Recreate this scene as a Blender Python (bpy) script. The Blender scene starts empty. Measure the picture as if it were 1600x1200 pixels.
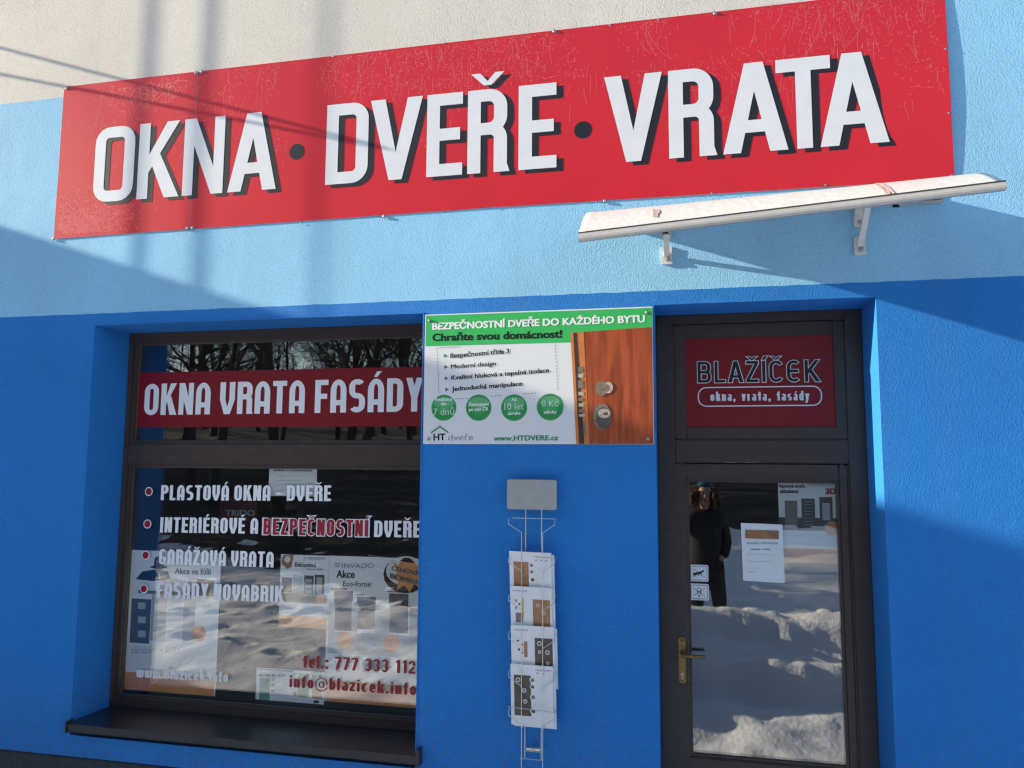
import bpy, bmesh, math, random
from mathutils import Vector, Matrix, noise
SC = bpy.context.scene
COL = SC.collection
R = math.radians
# ---------------------------------------------------------------- camera
CAM_D, CAM_H, FPX = 3.8, 2.05, 1180.62
AX = (0.97746162, -0.01544393, -0.21054755)   # world x, y, z in camera axes (right, down, forward)
AY = (0.21103364, 0.098858, 0.97246691)
AZ = (0.0057956, -0.9949817, 0.09988909)
cd = bpy.data.cameras.new('camera'); cam = bpy.data.objects.new('camera', cd); COL.objects.link(cam)
cd.sensor_width = 36; cd.lens = FPX / 1600 * 36; cd.clip_start = 0.05; cd.clip_end = 2000
right = Vector((AX[0], AY[0], AZ[0])); down = Vector((AX[1], AY[1], AZ[1])); fwd = Vector((AX[2], AY[2], AZ[2]))
M = Matrix((right, -down, -fwd)).transposed().to_4x4(); M.translation = (0, -CAM_D, CAM_H)
cam.matrix_world = M
SC.camera = cam
# ---------------------------------------------------------------- light
SUN = Vector((6.4, 1.0, -2.06)).normalized()        # direction the light travels
EL = math.asin(-SUN.z)
w = bpy.data.worlds.new("World"); SC.world = w; w.use_nodes = True
nt = w.node_tree; bg = nt.nodes['Background']
sky = nt.nodes.new('ShaderNodeTexSky'); sky.sky_type = 'NISHITA'; sky.sun_disc = False
sky.sun_elevation = EL
sky.sun_rotation = math.atan2(-SUN.x, -SUN.y)       # azimuth of the sun clockwise from +y
sky.air_density = 1.0; sky.dust_density = 0.8; sky.ozone_density = 0.8; sky.altitude = 500
nt.links.new(sky.outputs[0], bg.inputs[0]); bg.inputs[1].default_value = 0.13
sd = bpy.data.lights.new('sun', 'SUN'); sd.energy = 5.0; sd.angle = R(0.53); sd.color = (1, .87, .66)
so = bpy.data.objects.new('sun', sd); COL.objects.link(so)
so.rotation_euler = SUN.to_track_quat('-Z', 'Y').to_euler()
SC.view_settings.view_transform = 'Standard'; SC.view_settings.look = 'None'
SC.view_settings.exposure = 1.15; SC.view_settings.gamma = 1
try:
    SC.cycles.use_denoising = True; SC.cycles.use_adaptive_sampling = False; SC.cycles.filter_width = 1.3
    SC.cycles.max_bounces = 10; SC.cycles.transparent_max_bounces = 24
    SC.cycles.caustics_reflective = False; SC.cycles.caustics_refractive = False
    SC.cycles.sample_clamp_indirect = 6
except Exception: pass

def U(px, py, y=0.0):
    """pixel of the 1600x1200 photograph -> (x, z) on the plane at depth y"""
    r = right * (px - 800) + down * (py - 600) + fwd * FPX
    t = (CAM_D + y) / r.y
    return r.x * t, CAM_H + r.z * t

# ---------------------------------------------------------------- materials
MATS = {}
def mat(name, color=(.5, .5, .5), rough=.6, metal=0, spec=.5, var=0, vscale=8, bump=0, bscale=60, coat=0):
    if name in MATS: return MATS[name]
    m = bpy.data.materials.new(name); m.use_nodes = True; MATS[name] = m
    n = m.node_tree.nodes; l = m.node_tree.links; b = n['Principled BSDF']
    b.inputs['Base Color'].default_value = (*color, 1); b.inputs['Roughness'].default_value = rough
    b.inputs['Metallic'].default_value = metal; b.inputs['Specular IOR Level'].default_value = spec
    b.inputs['Coat Weight'].default_value = coat
    g = None
    if var or bump:
        g = n.new('ShaderNodeNewGeometry')
    if var:
        t = n.new('ShaderNodeTexNoise'); t.inputs['Scale'].default_value = vscale; t.inputs['Detail'].default_value = 6
        l.new(g.outputs['Position'], t.inputs['Vector'])
        r = n.new('ShaderNodeMapRange'); r.inputs[1].default_value = .3; r.inputs[2].default_value = .7
        r.inputs[3].default_value = 1 - var; r.inputs[4].default_value = 1 + var
        l.new(t.outputs[0], r.inputs[0])
        x = n.new('ShaderNodeMix'); x.data_type = 'RGBA'; x.blend_type = 'MULTIPLY'; x.inputs[0].default_value = 1
        x.inputs[6].default_value = (*color, 1)
        l.new(r.outputs[0], x.inputs[7]); l.new(x.outputs[2], b.inputs['Base Color'])
    if bump:
        t = n.new('ShaderNodeTexNoise'); t.inputs['Scale'].default_value = bscale; t.inputs['Detail'].default_value = 3
        l.new(g.outputs['Position'], t.inputs['Vector'])
        bp = n.new('ShaderNodeBump'); bp.inputs['Strength'].default_value = 1; bp.inputs['Distance'].default_value = bump
        l.new(t.outputs[0], bp.inputs['Height']); l.new(bp.outputs[0], b.inputs['Normal'])
    return m

def wall_mat():
    m = bpy.data.materials.new('painted_stucco'); m.use_nodes = True
    n = m.node_tree.nodes; l = m.node_tree.links; b = n['Principled BSDF']
    g = n.new('ShaderNodeNewGeometry'); sp = n.new('ShaderNodeSeparateXYZ'); l.new(g.outputs['Position'], sp.inputs[0])
    nz = n.new('ShaderNodeTexNoise'); nz.inputs['Scale'].default_value = 9; nz.inputs['Detail'].default_value = 5; l.new(g.outputs['Position'], nz.inputs['Vector'])
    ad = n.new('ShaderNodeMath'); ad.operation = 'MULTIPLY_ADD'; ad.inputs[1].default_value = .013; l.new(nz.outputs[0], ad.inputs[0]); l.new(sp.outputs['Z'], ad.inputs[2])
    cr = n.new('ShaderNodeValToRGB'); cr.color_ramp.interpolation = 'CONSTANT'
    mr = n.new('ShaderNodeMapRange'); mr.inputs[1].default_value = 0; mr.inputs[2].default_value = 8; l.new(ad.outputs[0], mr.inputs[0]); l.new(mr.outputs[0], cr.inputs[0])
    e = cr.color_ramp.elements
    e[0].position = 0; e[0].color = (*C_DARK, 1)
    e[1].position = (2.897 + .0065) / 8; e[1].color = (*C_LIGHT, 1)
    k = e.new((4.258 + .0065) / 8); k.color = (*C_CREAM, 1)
    big = n.new('ShaderNodeTexNoise'); big.inputs['Scale'].default_value = 1.3; big.inputs['Detail'].default_value = 5; l.new(g.outputs['Position'], big.inputs['Vector'])
    r2 = n.new('ShaderNodeMapRange'); r2.inputs[1].default_value = .3; r2.inputs[2].default_value = .7; r2.inputs[3].default_value = .93; r2.inputs[4].default_value = 1.05; l.new(big.outputs[0], r2.inputs[0])
    x = n.new('ShaderNodeMix'); x.data_type = 'RGBA'; x.blend_type = 'MULTIPLY'; x.inputs[0].default_value = 1
    l.new(cr.outputs[0], x.inputs[6]); l.new(r2.outputs[0], x.inputs[7])
    mp = n.new('ShaderNodeMapping'); mp.inputs['Scale'].default_value = (7, 7, .55); l.new(g.outputs['Position'], mp.inputs[0])
    st = n.new('ShaderNodeTexNoise'); st.inputs['Scale'].default_value = 1; st.inputs['Detail'].default_value = 5; l.new(mp.outputs[0], st.inputs['Vector'])
    r3 = n.new('ShaderNodeMapRange'); r3.inputs[1].default_value = .52; r3.inputs[2].default_value = .80; r3.inputs[3].default_value = 0; r3.inputs[4].default_value = .10; l.new(st.outputs[0], r3.inputs[0])
    y = n.new('ShaderNodeMix'); y.data_type = 'RGBA'; l.new(r3.outputs[0], y.inputs[0]); l.new(x.outputs[2], y.inputs[6]); y.inputs[7].default_value = (.16, .19, .24, 1)
    sp_ = n.new('ShaderNodeTexNoise'); sp_.inputs['Scale'].default_value = 30; sp_.inputs['Detail'].default_value = 4; l.new(g.outputs['Position'], sp_.inputs['Vector'])
    rz = n.new('ShaderNodeMapRange'); rz.inputs[1].default_value = .4; rz.inputs[2].default_value = .95; rz.inputs[3].default_value = .34; rz.inputs[4].default_value = 0; l.new(sp.outputs['Z'], rz.inputs[0])
    rs = n.new('ShaderNodeMapRange'); rs.inputs[1].default_value = .42; rs.inputs[2].default_value = .62; l.new(sp_.outputs[0], rs.inputs[0])
    ml = n.new('ShaderNodeMath'); ml.operation = 'MULTIPLY'; l.new(rz.outputs[0], ml.inputs[0]); l.new(rs.outputs[0], ml.inputs[1])
    y2 = n.new('ShaderNodeMix'); y2.data_type = 'RGBA'; l.new(ml.outputs[0], y2.inputs[0]); l.new(y.outputs[2], y2.inputs[6]); y2.inputs[7].default_value = (.10, .11, .12, 1)
    rg = n.new('ShaderNodeMapRange'); rg.inputs[1].default_value = -.3; rg.inputs[2].default_value = .5; rg.inputs[3].default_value = .86; rg.inputs[4].default_value = 1.08
    y3 = n.new('ShaderNodeMix'); y3.data_type = 'RGBA'; y3.blend_type = 'MULTIPLY'; y3.inputs[0].default_value = 1
    l.new(y2.outputs[2], y3.inputs[6]); l.new(rg.outputs[0], y3.inputs[7]); l.new(y3.outputs[2], b.inputs['Base Color'])
    b.inputs['Roughness'].default_value = .8; b.inputs['Specular IOR Level'].default_value = .3
    v = n.new('ShaderNodeTexVoronoi'); v.feature = 'SMOOTH_F1'; v.inputs['Scale'].default_value = 150; v.inputs['Smoothness'].default_value = .6; l.new(g.outputs['Position'], v.inputs['Vector'])
    v3 = n.new('ShaderNodeTexNoise'); v3.inputs['Scale'].default_value = 300; v3.inputs['Detail'].default_value = 1; l.new(g.outputs['Position'], v3.inputs['Vector'])
    v2 = n.new('ShaderNodeTexNoise'); v2.inputs['Scale'].default_value = 5; v2.inputs['Detail'].default_value = 3; l.new(g.outputs['Position'], v2.inputs['Vector'])
    m0 = n.new('ShaderNodeMath'); m0.operation = 'MULTIPLY_ADD'; m0.inputs[1].default_value = -.9; l.new(v.outputs['Distance'], m0.inputs[0]); l.new(v3.outputs[0], m0.inputs[2])
    l.new(m0.outputs[0], rg.inputs[0])
    mm = n.new('ShaderNodeMath'); mm.operation = 'MULTIPLY_ADD'; mm.inputs[1].default_value = 1.3; l.new(v2.outputs[0], mm.inputs[0]); l.new(m0.outputs[0], mm.inputs[2])
    bp = n.new('ShaderNodeBump'); bp.inputs['Strength'].default_value = 1; bp.inputs['Distance'].default_value = .0023
    l.new(mm.outputs[0], bp.inputs['Height']); l.new(bp.outputs[0], b.inputs['Normal'])
    return m
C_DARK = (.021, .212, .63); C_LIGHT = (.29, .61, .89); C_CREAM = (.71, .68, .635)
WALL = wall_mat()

def glass_mat(name, refl, tint):
    m = bpy.data.materials.new(name); m.use_nodes = True
    n = m.node_tree.nodes; l = m.node_tree.links; n.remove(n['Principled BSDF'])
    o = n['Material Output']; tr = n.new('ShaderNodeBsdfTransparent'); tr.inputs[0].default_value = (*tint, 1)
    gl = n.new('ShaderNodeBsdfGlossy'); gl.inputs['Roughness'].default_value = 0; gl.inputs[0].default_value = (1, 1, 1, 1)
    lw = n.new('ShaderNodeLayerWeight'); lw.inputs['Blend'].default_value = .5
    pw = n.new('ShaderNodeMath'); pw.operation = 'POWER'; pw.inputs[1].default_value = 5; l.new(lw.outputs['Facing'], pw.inputs[0])
    mx = n.new('ShaderNodeMath'); mx.operation = 'MULTIPLY_ADD'; mx.inputs[1].default_value = 1 - refl; mx.inputs[2].default_value = refl; l.new(pw.outputs[0], mx.inputs[0])
    # real panes are never perfectly flat
    g = n.new('ShaderNodeNewGeometry'); nz = n.new('ShaderNodeTexNoise'); nz.inputs['Scale'].default_value = 2.2; nz.inputs['Detail'].default_value = 1
    l.new(g.outputs['Position'], nz.inputs['Vector'])
    bp = n.new('ShaderNodeBump'); bp.inputs['Distance'].default_value = .0016; l.new(nz.outputs[0], bp.inputs['Height']); l.new(bp.outputs[0], gl.inputs['Normal'])
    mix = n.new('ShaderNodeMixShader'); l.new(mx.outputs[0], mix.inputs[0]); l.new(tr.outputs[0], mix.inputs[1]); l.new(gl.outputs[0], mix.inputs[2])
    l.new(mix.outputs[0], o.inputs['Surface'])
    return m
GLASS = glass_mat('double_glazing', .118, (.985, .995, .99)); DOORGLASS = glass_mat('coated_glazing', .15, (.97, .985, .98))

BROWN = mat('dark_brown_frame', (.060, .043, .037), .38, var=.15, vscale=25, bump=.0003, bscale=90)
SILLM = mat('dark_sill_metal', (.026, .025, .026), .30, var=.2, vscale=14)
RED = mat('sign_red', (.62, .018, .030), .34, var=.05, vscale=3)
WINRED = mat('film_red', (.22, .006, .014), .35)
WHITE = mat('vinyl_white', (.74, .77, .82), .4, var=.03, vscale=10)
WINWHITE = mat('film_white', (.88, .90, .93), .4)
BLACK = mat('vinyl_black', (.014, .014, .02), .4)
CRIM = mat('film_crimson', (.34, .008, .03), .4)
STEEL = mat('screw_steel', (.5, .5, .5), .35, 1)
PAPER = mat('white_paper', (.80, .82, .85), .6, var=.03, vscale=20)
POSTER = mat('poster_pale', (.84, .87, .88), .5)
POSTERIN = mat('poster_grey_white', (.80, .83, .84), .5)
GREYT = mat('print_grey', (.28, .28, .30), .6)
DKT = mat('print_dark', (.008, .008, .009), .6, spec=.25)
GREEN = mat('print_green', (.045, .48, .12), .35)
DGREEN = mat('print_dark_green', (.02, .26, .10), .35)
WOODC = mat('print_wood', (.36, .17, .075), .4, var=.25, vscale=14)
BOARDW = mat('board_white', (.74, .76, .79), .35)
ORANGE = mat('print_orange', (.74, .29, .09), .5, var=.12, vscale=12)
GREYDOOR = mat('print_grey_door', (.075, .075, .08), .5, var=.15, vscale=25)
BROWNDOOR = mat('print_brown_door', (.14, .10, .08), .5, var=.2, vscale=25)
BEIGEDOOR = mat('print_beige_door', (.20, .18, .15), .5, var=.12, vscale=25)
WIRE = mat('zinc_wire', (.55, .58, .58), .35, .8)
GREYPL = mat('grey_plate', (.36, .37, .37), .5, var=.05, vscale=20)
BRASS = mat('brass', (.30, .21, .075), .36, 1, var=.2, vscale=40)
ROOM = mat('dim_room', (.16, .14, .135), .9)
CONC = mat('dark_plinth_render', (.035, .038, .042), .9, var=.35, vscale=60, bump=.003, bscale=120)

# ---------------------------------------------------------------- builders
def tag(o, label=None, cat=None, group=None, kind=None):
    if label: o['label'] = label
    if cat: o['category'] = cat
    if group: o['group'] = group
    if kind: o['kind'] = kind
    return o
def empty(name, loc, label=None, cat=None, group=None):
    o = bpy.data.objects.new(name, None); COL.objects.link(o); o.location = loc; o.empty_display_size = .1
    return tag(o, label, cat, group)
def put(name, me, m=None, parent=None):
    o = bpy.data.objects.new(name, me); COL.objects.link(o)
    if m is not None:
        for k in (m if isinstance(m, (list, tuple)) else [m]): me.materials.append(k)
    if parent is not None:
        o.parent = parent
        o.matrix_parent_inverse = Matrix.Translation(parent_world(parent)).inverted()
    return o
def parent_world(p):
    v = Vector(p.location)
    while p.parent is not None:
        p = p.parent          # children below were built in world coordinates, offsets cancel out
        break
    return v
class MB:
    def __init__(s): s.v = []; s.f = []; s.mi = []; s.smooth = False
    def face(s, pts, mi=0):
        i = len(s.v); s.v += [tuple(p) for p in pts]; s.f.append(tuple(range(i, i + len(pts)))); s.mi.append(mi)
    def box(s, x0, x1, y0, y1, z0, z1, mi=0):
        i = len(s.v)
        s.v += [(x0, y0, z0), (x1, y0, z0), (x1, y1, z0), (x0, y1, z0), (x0, y0, z1), (x1, y0, z1), (x1, y1, z1), (x0, y1, z1)]
        for q in ((0, 1, 5, 4), (1, 2, 6, 5), (2, 3, 7, 6), (3, 0, 4, 7), (4, 5, 6, 7), (3, 2, 1, 0)):
            s.f.append(tuple(i + k for k in q)); s.mi.append(mi)
        return s
    def tube(s, pts, rad, n=8, mi=0, cap=True):
        pts = [Vector(p) for p in pts]; rs = rad if isinstance(rad, (list, tuple)) else [rad] * len(pts)
        rings = []; prev = None
        for k, p in enumerate(pts):
            d = (pts[min(k + 1, len(pts) - 1)] - pts[max(k - 1, 0)])
            if d.length < 1e-9: d = Vector((0, 0, 1))
            d.normalize()
            if prev is None:
                a = d.cross(Vector((0, 0, 1)))
                if a.length < .1: a = d.cross(Vector((1, 0, 0)))
            else:
                a = prev - d * prev.dot(d)
            a.normalize(); prev = a; b = d.cross(a)
            i = len(s.v); rings.append(i)
            for q in range(n):
                t = 2 * math.pi * q / n; s.v.append(tuple(p + (a * math.cos(t) + b * math.sin(t)) * rs[k]))
        for i, j in zip(rings, rings[1:]):
            for q in range(n):
                s.f.append((i + q, i + (q + 1) % n, j + (q + 1) % n, j + q)); s.mi.append(mi)
        if cap:
            s.f.append(tuple(rings[0] + q for q in reversed(range(n)))); s.mi.append(mi)
            s.f.append(tuple(rings[-1] + q for q in range(n))); s.mi.append(mi)
        return s
    def prism(s, poly, y0, y1, mi=0):
        """polygon of (x,z), ccw seen from the street, front y0 back y1"""
        n = len(poly); i = len(s.v)
        s.v += [(p[0], y0, p[1]) for p in poly] + [(p[0], y1, p[1]) for p in poly]
        s.f.append(tuple(i + k for k in range(n))); s.mi.append(mi)
        s.f.append(tuple(i + n + k for k in reversed(range(n)))); s.mi.append(mi)
        for k in range(n):
            s.f.append((i + k, i + n + k, i + n + (k + 1) % n, i + (k + 1) % n)); s.mi.append(mi)
        return s
    def disc(s, cx, cz, r, y, n=28, mi=0, rz=None):
        rz = rz or r
        s.face([(cx + r * math.cos(2 * math.pi * k / n), y, cz + rz * math.sin(2 * math.pi * k / n)) for k in range(n)], mi); return s
    def dome(s, c, r, depth, n=12, mi=0):
        """button / screw head facing the street"""
        rings = []
        for a in (1, .8, .45):
            i = len(s.v); rings.append(i)
            yy = c[1] - depth * math.sqrt(max(0, 1 - a * a))
            for q in range(n):
                t = 2 * math.pi * q / n; s.v.append((c[0] + r * a * math.cos(t), yy, c[2] + r * a * math.sin(t)))
        for i, j in zip(rings, rings[1:]):
            for q in range(n): s.f.append((i + q, i + (q + 1) % n, j + (q + 1) % n, j + q)); s.mi.append(mi)
        s.f.append(tuple(rings[-1] + q for q in range(n))); s.mi.append(mi); return s
    def build(s, name, m, parent=None, bevel=0, smooth=False):
        me = bpy.data.meshes.new(name); me.from_pydata(s.v, [], s.f)
        for p, k in zip(me.polygons, s.mi): p.material_index = k
        if bevel or smooth:
            bm = bmesh.new(); bm.from_mesh(me)
            if bevel:
                bmesh.ops.remove_doubles(bm, verts=bm.verts, dist=1e-5)
                ed = [e for e in bm.edges if len(e.link_faces) == 2 and e.calc_face_angle(0) > .6]
                bmesh.ops.bevel(bm, geom=ed, offset=bevel, segments=2, affect='EDGES', clamp_overlap=True)
            if smooth:
                for f in bm.faces: f.smooth = True
            bm.to_mesh(me); bm.free()
        return put(name, me, m, parent)

# ---------------------------------------------------------------- a condensed display alphabet drawn from strokes
def rrpts(x0, y0, x1, y1, r, u0, u1, n=36):
    cx, cy = (x0 + x1) / 2, (y0 + y1) / 2; hx, hy = (x1 - x0) / 2, (y1 - y0) / 2
    rx = min(r, hx); ry = min(r, hy); out = []
    for k in range(n + 1):
        u = u0 + (u1 - u0) * k / n; q = math.floor(u); f = u - q; q %= 4
        if f < .25: t = f / .25; px, py = hx, (hy - ry) * t
        elif f < .75:
            a = (f - .25) / .5 * math.pi / 2; px, py = hx - rx + rx * math.cos(a), hy - ry + ry * math.sin(a)
        else: t = (f - .75) / .25; px, py = (hx - rx) * (1 - t), hy
        if q == 1: px, py = -((hx - rx) + rx) if False else px, py
        if q in (0,): X, Y = px, py
        elif q == 1:
            f2 = 1 - f
            if f2 < .25: X, Y = -hx, (hy - ry) * f2 / .25
            elif f2 < .75:
                a = (f2 - .25) / .5 * math.pi / 2; X, Y = -(hx - rx + rx * math.cos(a)), hy - ry + ry * math.sin(a)
            else: X, Y = -(hx - rx) * (1 - (f2 - .75) / .25), hy
        elif q == 2: X, Y = -px, -py
        else:
            f2 = 1 - f
            if f2 < .25: X, Y = hx, -(hy - ry) * f2 / .25
            elif f2 < .75:
                a = (f2 - .25) / .5 * math.pi / 2; X, Y = hx - rx + rx * math.cos(a), -(hy - ry + ry * math.sin(a))
            else: X, Y = (hx - rx) * (1 - (f2 - .75) / .25), -hy
        out.append((cx + X, cy + Y))
    return out
class Glyphs:
    """returns (prims, width); a prim is ('P', convex polygon ccw) or ('B', outer list, inner list)"""
    def __init__(s, w=.17, h=.14, W=.46, g=0, arch=False, rad=None):
        s.w, s.h, s.W, s.g, s.arch = w, h, W, g, arch; s.rad = rad if rad is not None else W * .5
    def rect(s, x0, y0, x1, y1):
        g = s.g; return ('P', [(x0 - g, y0 - g), (x1 + g, y0 - g), (x1 + g, y1 + g), (x0 - g, y1 + g)])
    def quad(s, *p):
        p = list(p)
        ar = sum(p[i][0] * p[(i + 1) % len(p)][1] - p[(i + 1) % len(p)][0] * p[i][1] for i in range(len(p)))
        if ar < 0: p.reverse()
        if s.g:
            q = []
            n = len(p)
            for i in range(n):
                a, b, c = Vector(p[i - 1]), Vector(p[i]), Vector(p[(i + 1) % n])
                d1 = (b - a).normalized(); d2 = (c - b).normalized()
                n1 = Vector((d1.y, -d1.x)); n2 = Vector((d2.y, -d2.x)); m = n1 + n2
                L = m.length_squared
                m = m * (2 / L) if L > .25 else n1 + n2
                q.append(tuple(b + m * s.g))
            p = q
        return ('P', p)
    def rr(s, x0, y0, x1, y1, u0, u1, r=None, w=None, h=None):
        g = s.g; w = w or s.w; h = h or s.h; r = r if r is not None else s.rad
        if g and abs(u1 - u0) < 3.99:
            d = g * 1.2 if u1 > u0 else -g * 1.2
            u0 -= d; u1 += d
        o = rrpts(x0 - g, y0 - g, x1 + g, y1 + g, r + g, u0, u1)
        i = rrpts(x0 + w + g * -1 + 2 * 0 + (0 if not g else 0) + (-0), y0 + h - g, x1 - w + g, y1 - h + g, max(r - w, .02) * 1.0, u0, u1) if not g else \
            rrpts(x0 + w + g, y0 + h + g, x1 - w - g, y1 - h - g, max(r - w - g, .012), u0, u1)
        return ('B', o, i)
    def get(s, ch):
        w, h, W = s.w, s.h, s.W; rect, quad, rr = s.rect, s.quad, s.rr; x = W
        xh = .72; c = W * .92
        acc = {'Á': 'A', 'É': 'E', 'Í': 'I', 'Ž': 'Z', 'Č': 'C', 'Ř': 'R', 'á': 'a', 'ý': 'y'}
        if ch in acc:
            p, wd = s.get(acc[ch]); m = wd / 2; y0 = 1.05 if ch.isupper() else xh + .06
            if ch in 'ÁÉÍáý':
                p = p + [quad((m - .07, y0), (m + .03, y0), (m + .17, y0 + .17), (m + .02, y0 + .17))]
            else:
                p = p + [quad((m - .045, y0), (m + .045, y0), (m - .09, y0 + .15), (m - .2, y0 + .15)), quad((m - .045, y0), (m + .045, y0), (m + .2, y0 + .15), (m + .09, y0 + .15))]
            return p, wd
        if ch == 'O': return [rr(0, 0, x, 1, 0, 4)], x
        if ch == 'C': return [rr(0, 0, x, 1, .42, 3.58)], x
        if ch == 'Q': return [rr(0, 0, x, 1, 0, 4)], x
        if ch == 'Є': return [rr(0, 0, x, 1, .5, 3.5), rect(w * .6, .5 - h / 2, x * .82, .5 + h / 2)], x
        if ch == 'G': return [rr(0, 0, x, 1, .42, 4), rect(x * .5, .5 - h, x - .001, .5)], x
        if ch == 'D': return [rect(0, 0, w, 1), rr(-x * .3, 0, x, 1, -1, 1, r=s.rad), rect(w, 1 - h, x * .36, 1), rect(w, 0, x * .36, h)], x
        if ch == 'B': return [rect(0, 0, w, 1), rr(-.1, .5 - h / 2, x * .97, 1, -1, 1, r=.22), rr(-.1, 0, x, .5 + h / 2, -1, 1, r=.22), ] + [rect(w, y, x * .46, y + h) for y in (0, .5 - h / 2, 1 - h)], x
        if ch in 'PR':
            y0 = .44 if ch == 'P' else .45
            p = [rect(0, 0, w, 1), rr(-.1, y0, x, 1, -1, 1, r=.22), rect(w, 1 - h, x * .46, 1), rect(w, y0, x * .46, y0 + h)]
            if ch == 'R': p += [rr(-.1, -.5, x, y0 + h, 0, 1, r=.2), rect(x - w, 0, x, .0 + max(0, (y0 + h - .5) / 2)), quad((x - w, 0), (x + .03, 0), (x, .1), (x - w, .1))]
            return p, x
        if ch == 'E': return [rect(0, 0, w, 1), rect(w, 0, x * .86, h), rect(w, .5 - h / 2, x * .8, .5 + h / 2), rect(w, 1 - h, x * .86, 1)], x * .86
        if ch == 'F': return [rect(0, 0, w, 1), rect(w, .5 - h / 2, x * .78, .5 + h / 2), rect(w, 1 - h, x * .84, 1)], x * .82
        if ch == 'L': return [rect(0, 0, w, 1), rect(w, 0, x * .8, h)], x * .8
        if ch == 'T': return [rect(0, 1 - h, x * .92, 1), rect(x * .46 - w / 2, 0, x * .46 + w / 2, 1 - h)], x * .92
        if ch == 'I': return [rect(0, 0, w, 1)], w
        if ch == 'N': return [rect(0, 0, w * .92, 1), rect(x - w * .92, 0, x, 1), quad((0, 1), (w * 1.05, 1), (x, 0), (x - w * 1.05, 0))], x
        if ch == 'K': return [rect(0, 0, w, 1), quad((w, .34), (w, .58), (x - w * .95, 1), (x + .03, 1)), quad((w * 1.05, .52), (w * 1.75, .66), (x + .06, 0), (x - w * .98, 0))], x + .04
        if ch == 'V':
            if s.arch: return [quad((0, 1), (w, 1), (w, .45), (0, .45)), quad((x - w, 1), (x, 1), (x, .45), (x - w, .45)), quad((0, .45), (w, .45), (x * .62, 0), (x * .30, 0)), quad((x - w, .45), (x, .45), (x * .70, 0), (x * .38, 0))], x
            return [quad((-.03, 1), (w, 1), (x / 2 + w * .46, 0), (x / 2 - w * .52, 0)), quad((x + .03, 1), (x - w, 1), (x / 2 - w * .46, 0), (x / 2 + w * .52, 0))], x
        if ch == 'A':
            if s.arch: return [rr(0, .2, x, 1, 0, 2, r=.36), rect(0, .0, w, .6), rect(x - w, .0, x, .6), rect(w, .22, x - w, .22 + h)], x
            return [quad((-.04, 0), (w * .92, 0), (x / 2 + w * .45, 1), (x / 2 - w * .62, 1)), quad((x + .04, 0), (x - w * .92, 0), (x / 2 - w * .45, 1), (x / 2 + w * .62, 1)), rect(w * .9, .22, x - w * .9, .22 + h * .95)], x
        if ch == 'U': return [rect(0, .5, w, 1), rect(x - w, .5, x, 1), rr(0, 0, x, 1, 2, 4)], x
        if ch == 'S': return [rr(0, .5 - h / 2, x, 1, .45, 3, r=.24), rr(0, 0, x, .5 + h / 2, 1, -1.55, r=.24)], x
        if ch == 'Y': return [rect(x / 2 - w / 2, 0, x / 2 + w / 2, .45), quad((0, 1), (w, 1), (x / 2 + w / 2, .4), (x / 2 - w / 2, .4)), quad((x, 1), (x - w, 1), (x / 2 - w / 2, .4), (x / 2 + w / 2, .4))], x
        if ch == 'Z': return [rect(0, 1 - h, x * .9, 1), rect(0, 0, x * .9, h), quad((0, h), (w * 1.1, h), (x * .9, 1 - h), (x * .9 - w * 1.1, 1 - h))], x * .9
        if ch == '–': return [rect(0, .38, x * .7, .38 + h)], x * .7
        if ch == '.': return [rect(0, 0, w, w)], w
        if ch == ',': return [rect(0, 0, w, w), quad((w * .3, 0), (w, 0), (w * .5, -.13), (0, -.13))], w
        if ch == ':': return [rect(0, 0, w, w), rect(0, xh - w, w, xh)], w
        if ch == 'i': return [rect(0, 0, w, xh), rect(0, .82, w, .82 + w * .8)], w
        if ch == 'l': return [rect(0, 0, w, 1)], w
        if ch == 'o': return [rr(0, 0, c, xh, 0, 4)], c
        if ch == 'c': return [rr(0, 0, c, xh, .42, 3.58)], c
        if ch == 'e': return [rr(0, 0, c, xh, 0, 3.55), rect(w, xh / 2 - h * .5, c - .001, xh / 2 + h * .3)], c
        if ch == 'a': return [rect(c - w, 0, c, xh * .55), rr(0, 0, c, xh * .58, 0, 4, r=.16), rr(0, xh * .2, c, xh, -.1, 1.6, r=.2)], c
        if ch == 'b': return [rect(0, 0, w, 1), rr(0, 0, c, xh, 0, 4)], c
        if ch == 'd': return [rect(c - w, 0, c, 1), rr(0, 0, c, xh, 0, 4)], c
        if ch == 'n': return [rect(0, 0, w, xh), rr(0, -.3, c, xh, 0, 2, r=.2), rect(c - w, 0, c, xh * .4)], c
        if ch == 'f': return [rect(.06, 0, .06 + w, .85), rr(.06, .4, .06 + c, 1, 1, 2, r=.2), rect(-.02, xh - h, c * .72, xh)], c * .74
        if ch == 't': return [rect(.06, .1, .06 + w, .95), rect(-.02, xh - h, c * .72, xh), rr(.06, 0, .06 + c * .9, .5, 2, 3, r=.15)], c * .74
        if ch == 'r': return [rect(0, 0, w, xh), rr(0, 0, c, xh, .7, 2, r=.2)], c * .75
        if ch == 's': return [rr(0, xh / 2 - h / 2, c, xh, .45, 3, r=.18), rr(0, 0, c, xh / 2 + h / 2, 1, -1.55, r=.18)], c
        if ch == 'k': return [rect(0, 0, w, 1), quad((w, .2), (w, .42), (c - w * .9, xh), (c + .02, xh)), quad((w, .42), (w * 1.6, .52), (c + .05, 0), (c - w, 0))], c + .02
        if ch == 'v': return [quad((0, xh), (w, xh), (c / 2 + w * .45, 0), (c / 2 - w * .5, 0)), quad((c, xh), (c - w, xh), (c / 2 - w * .45, 0), (c / 2 + w * .5, 0))], c
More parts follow.
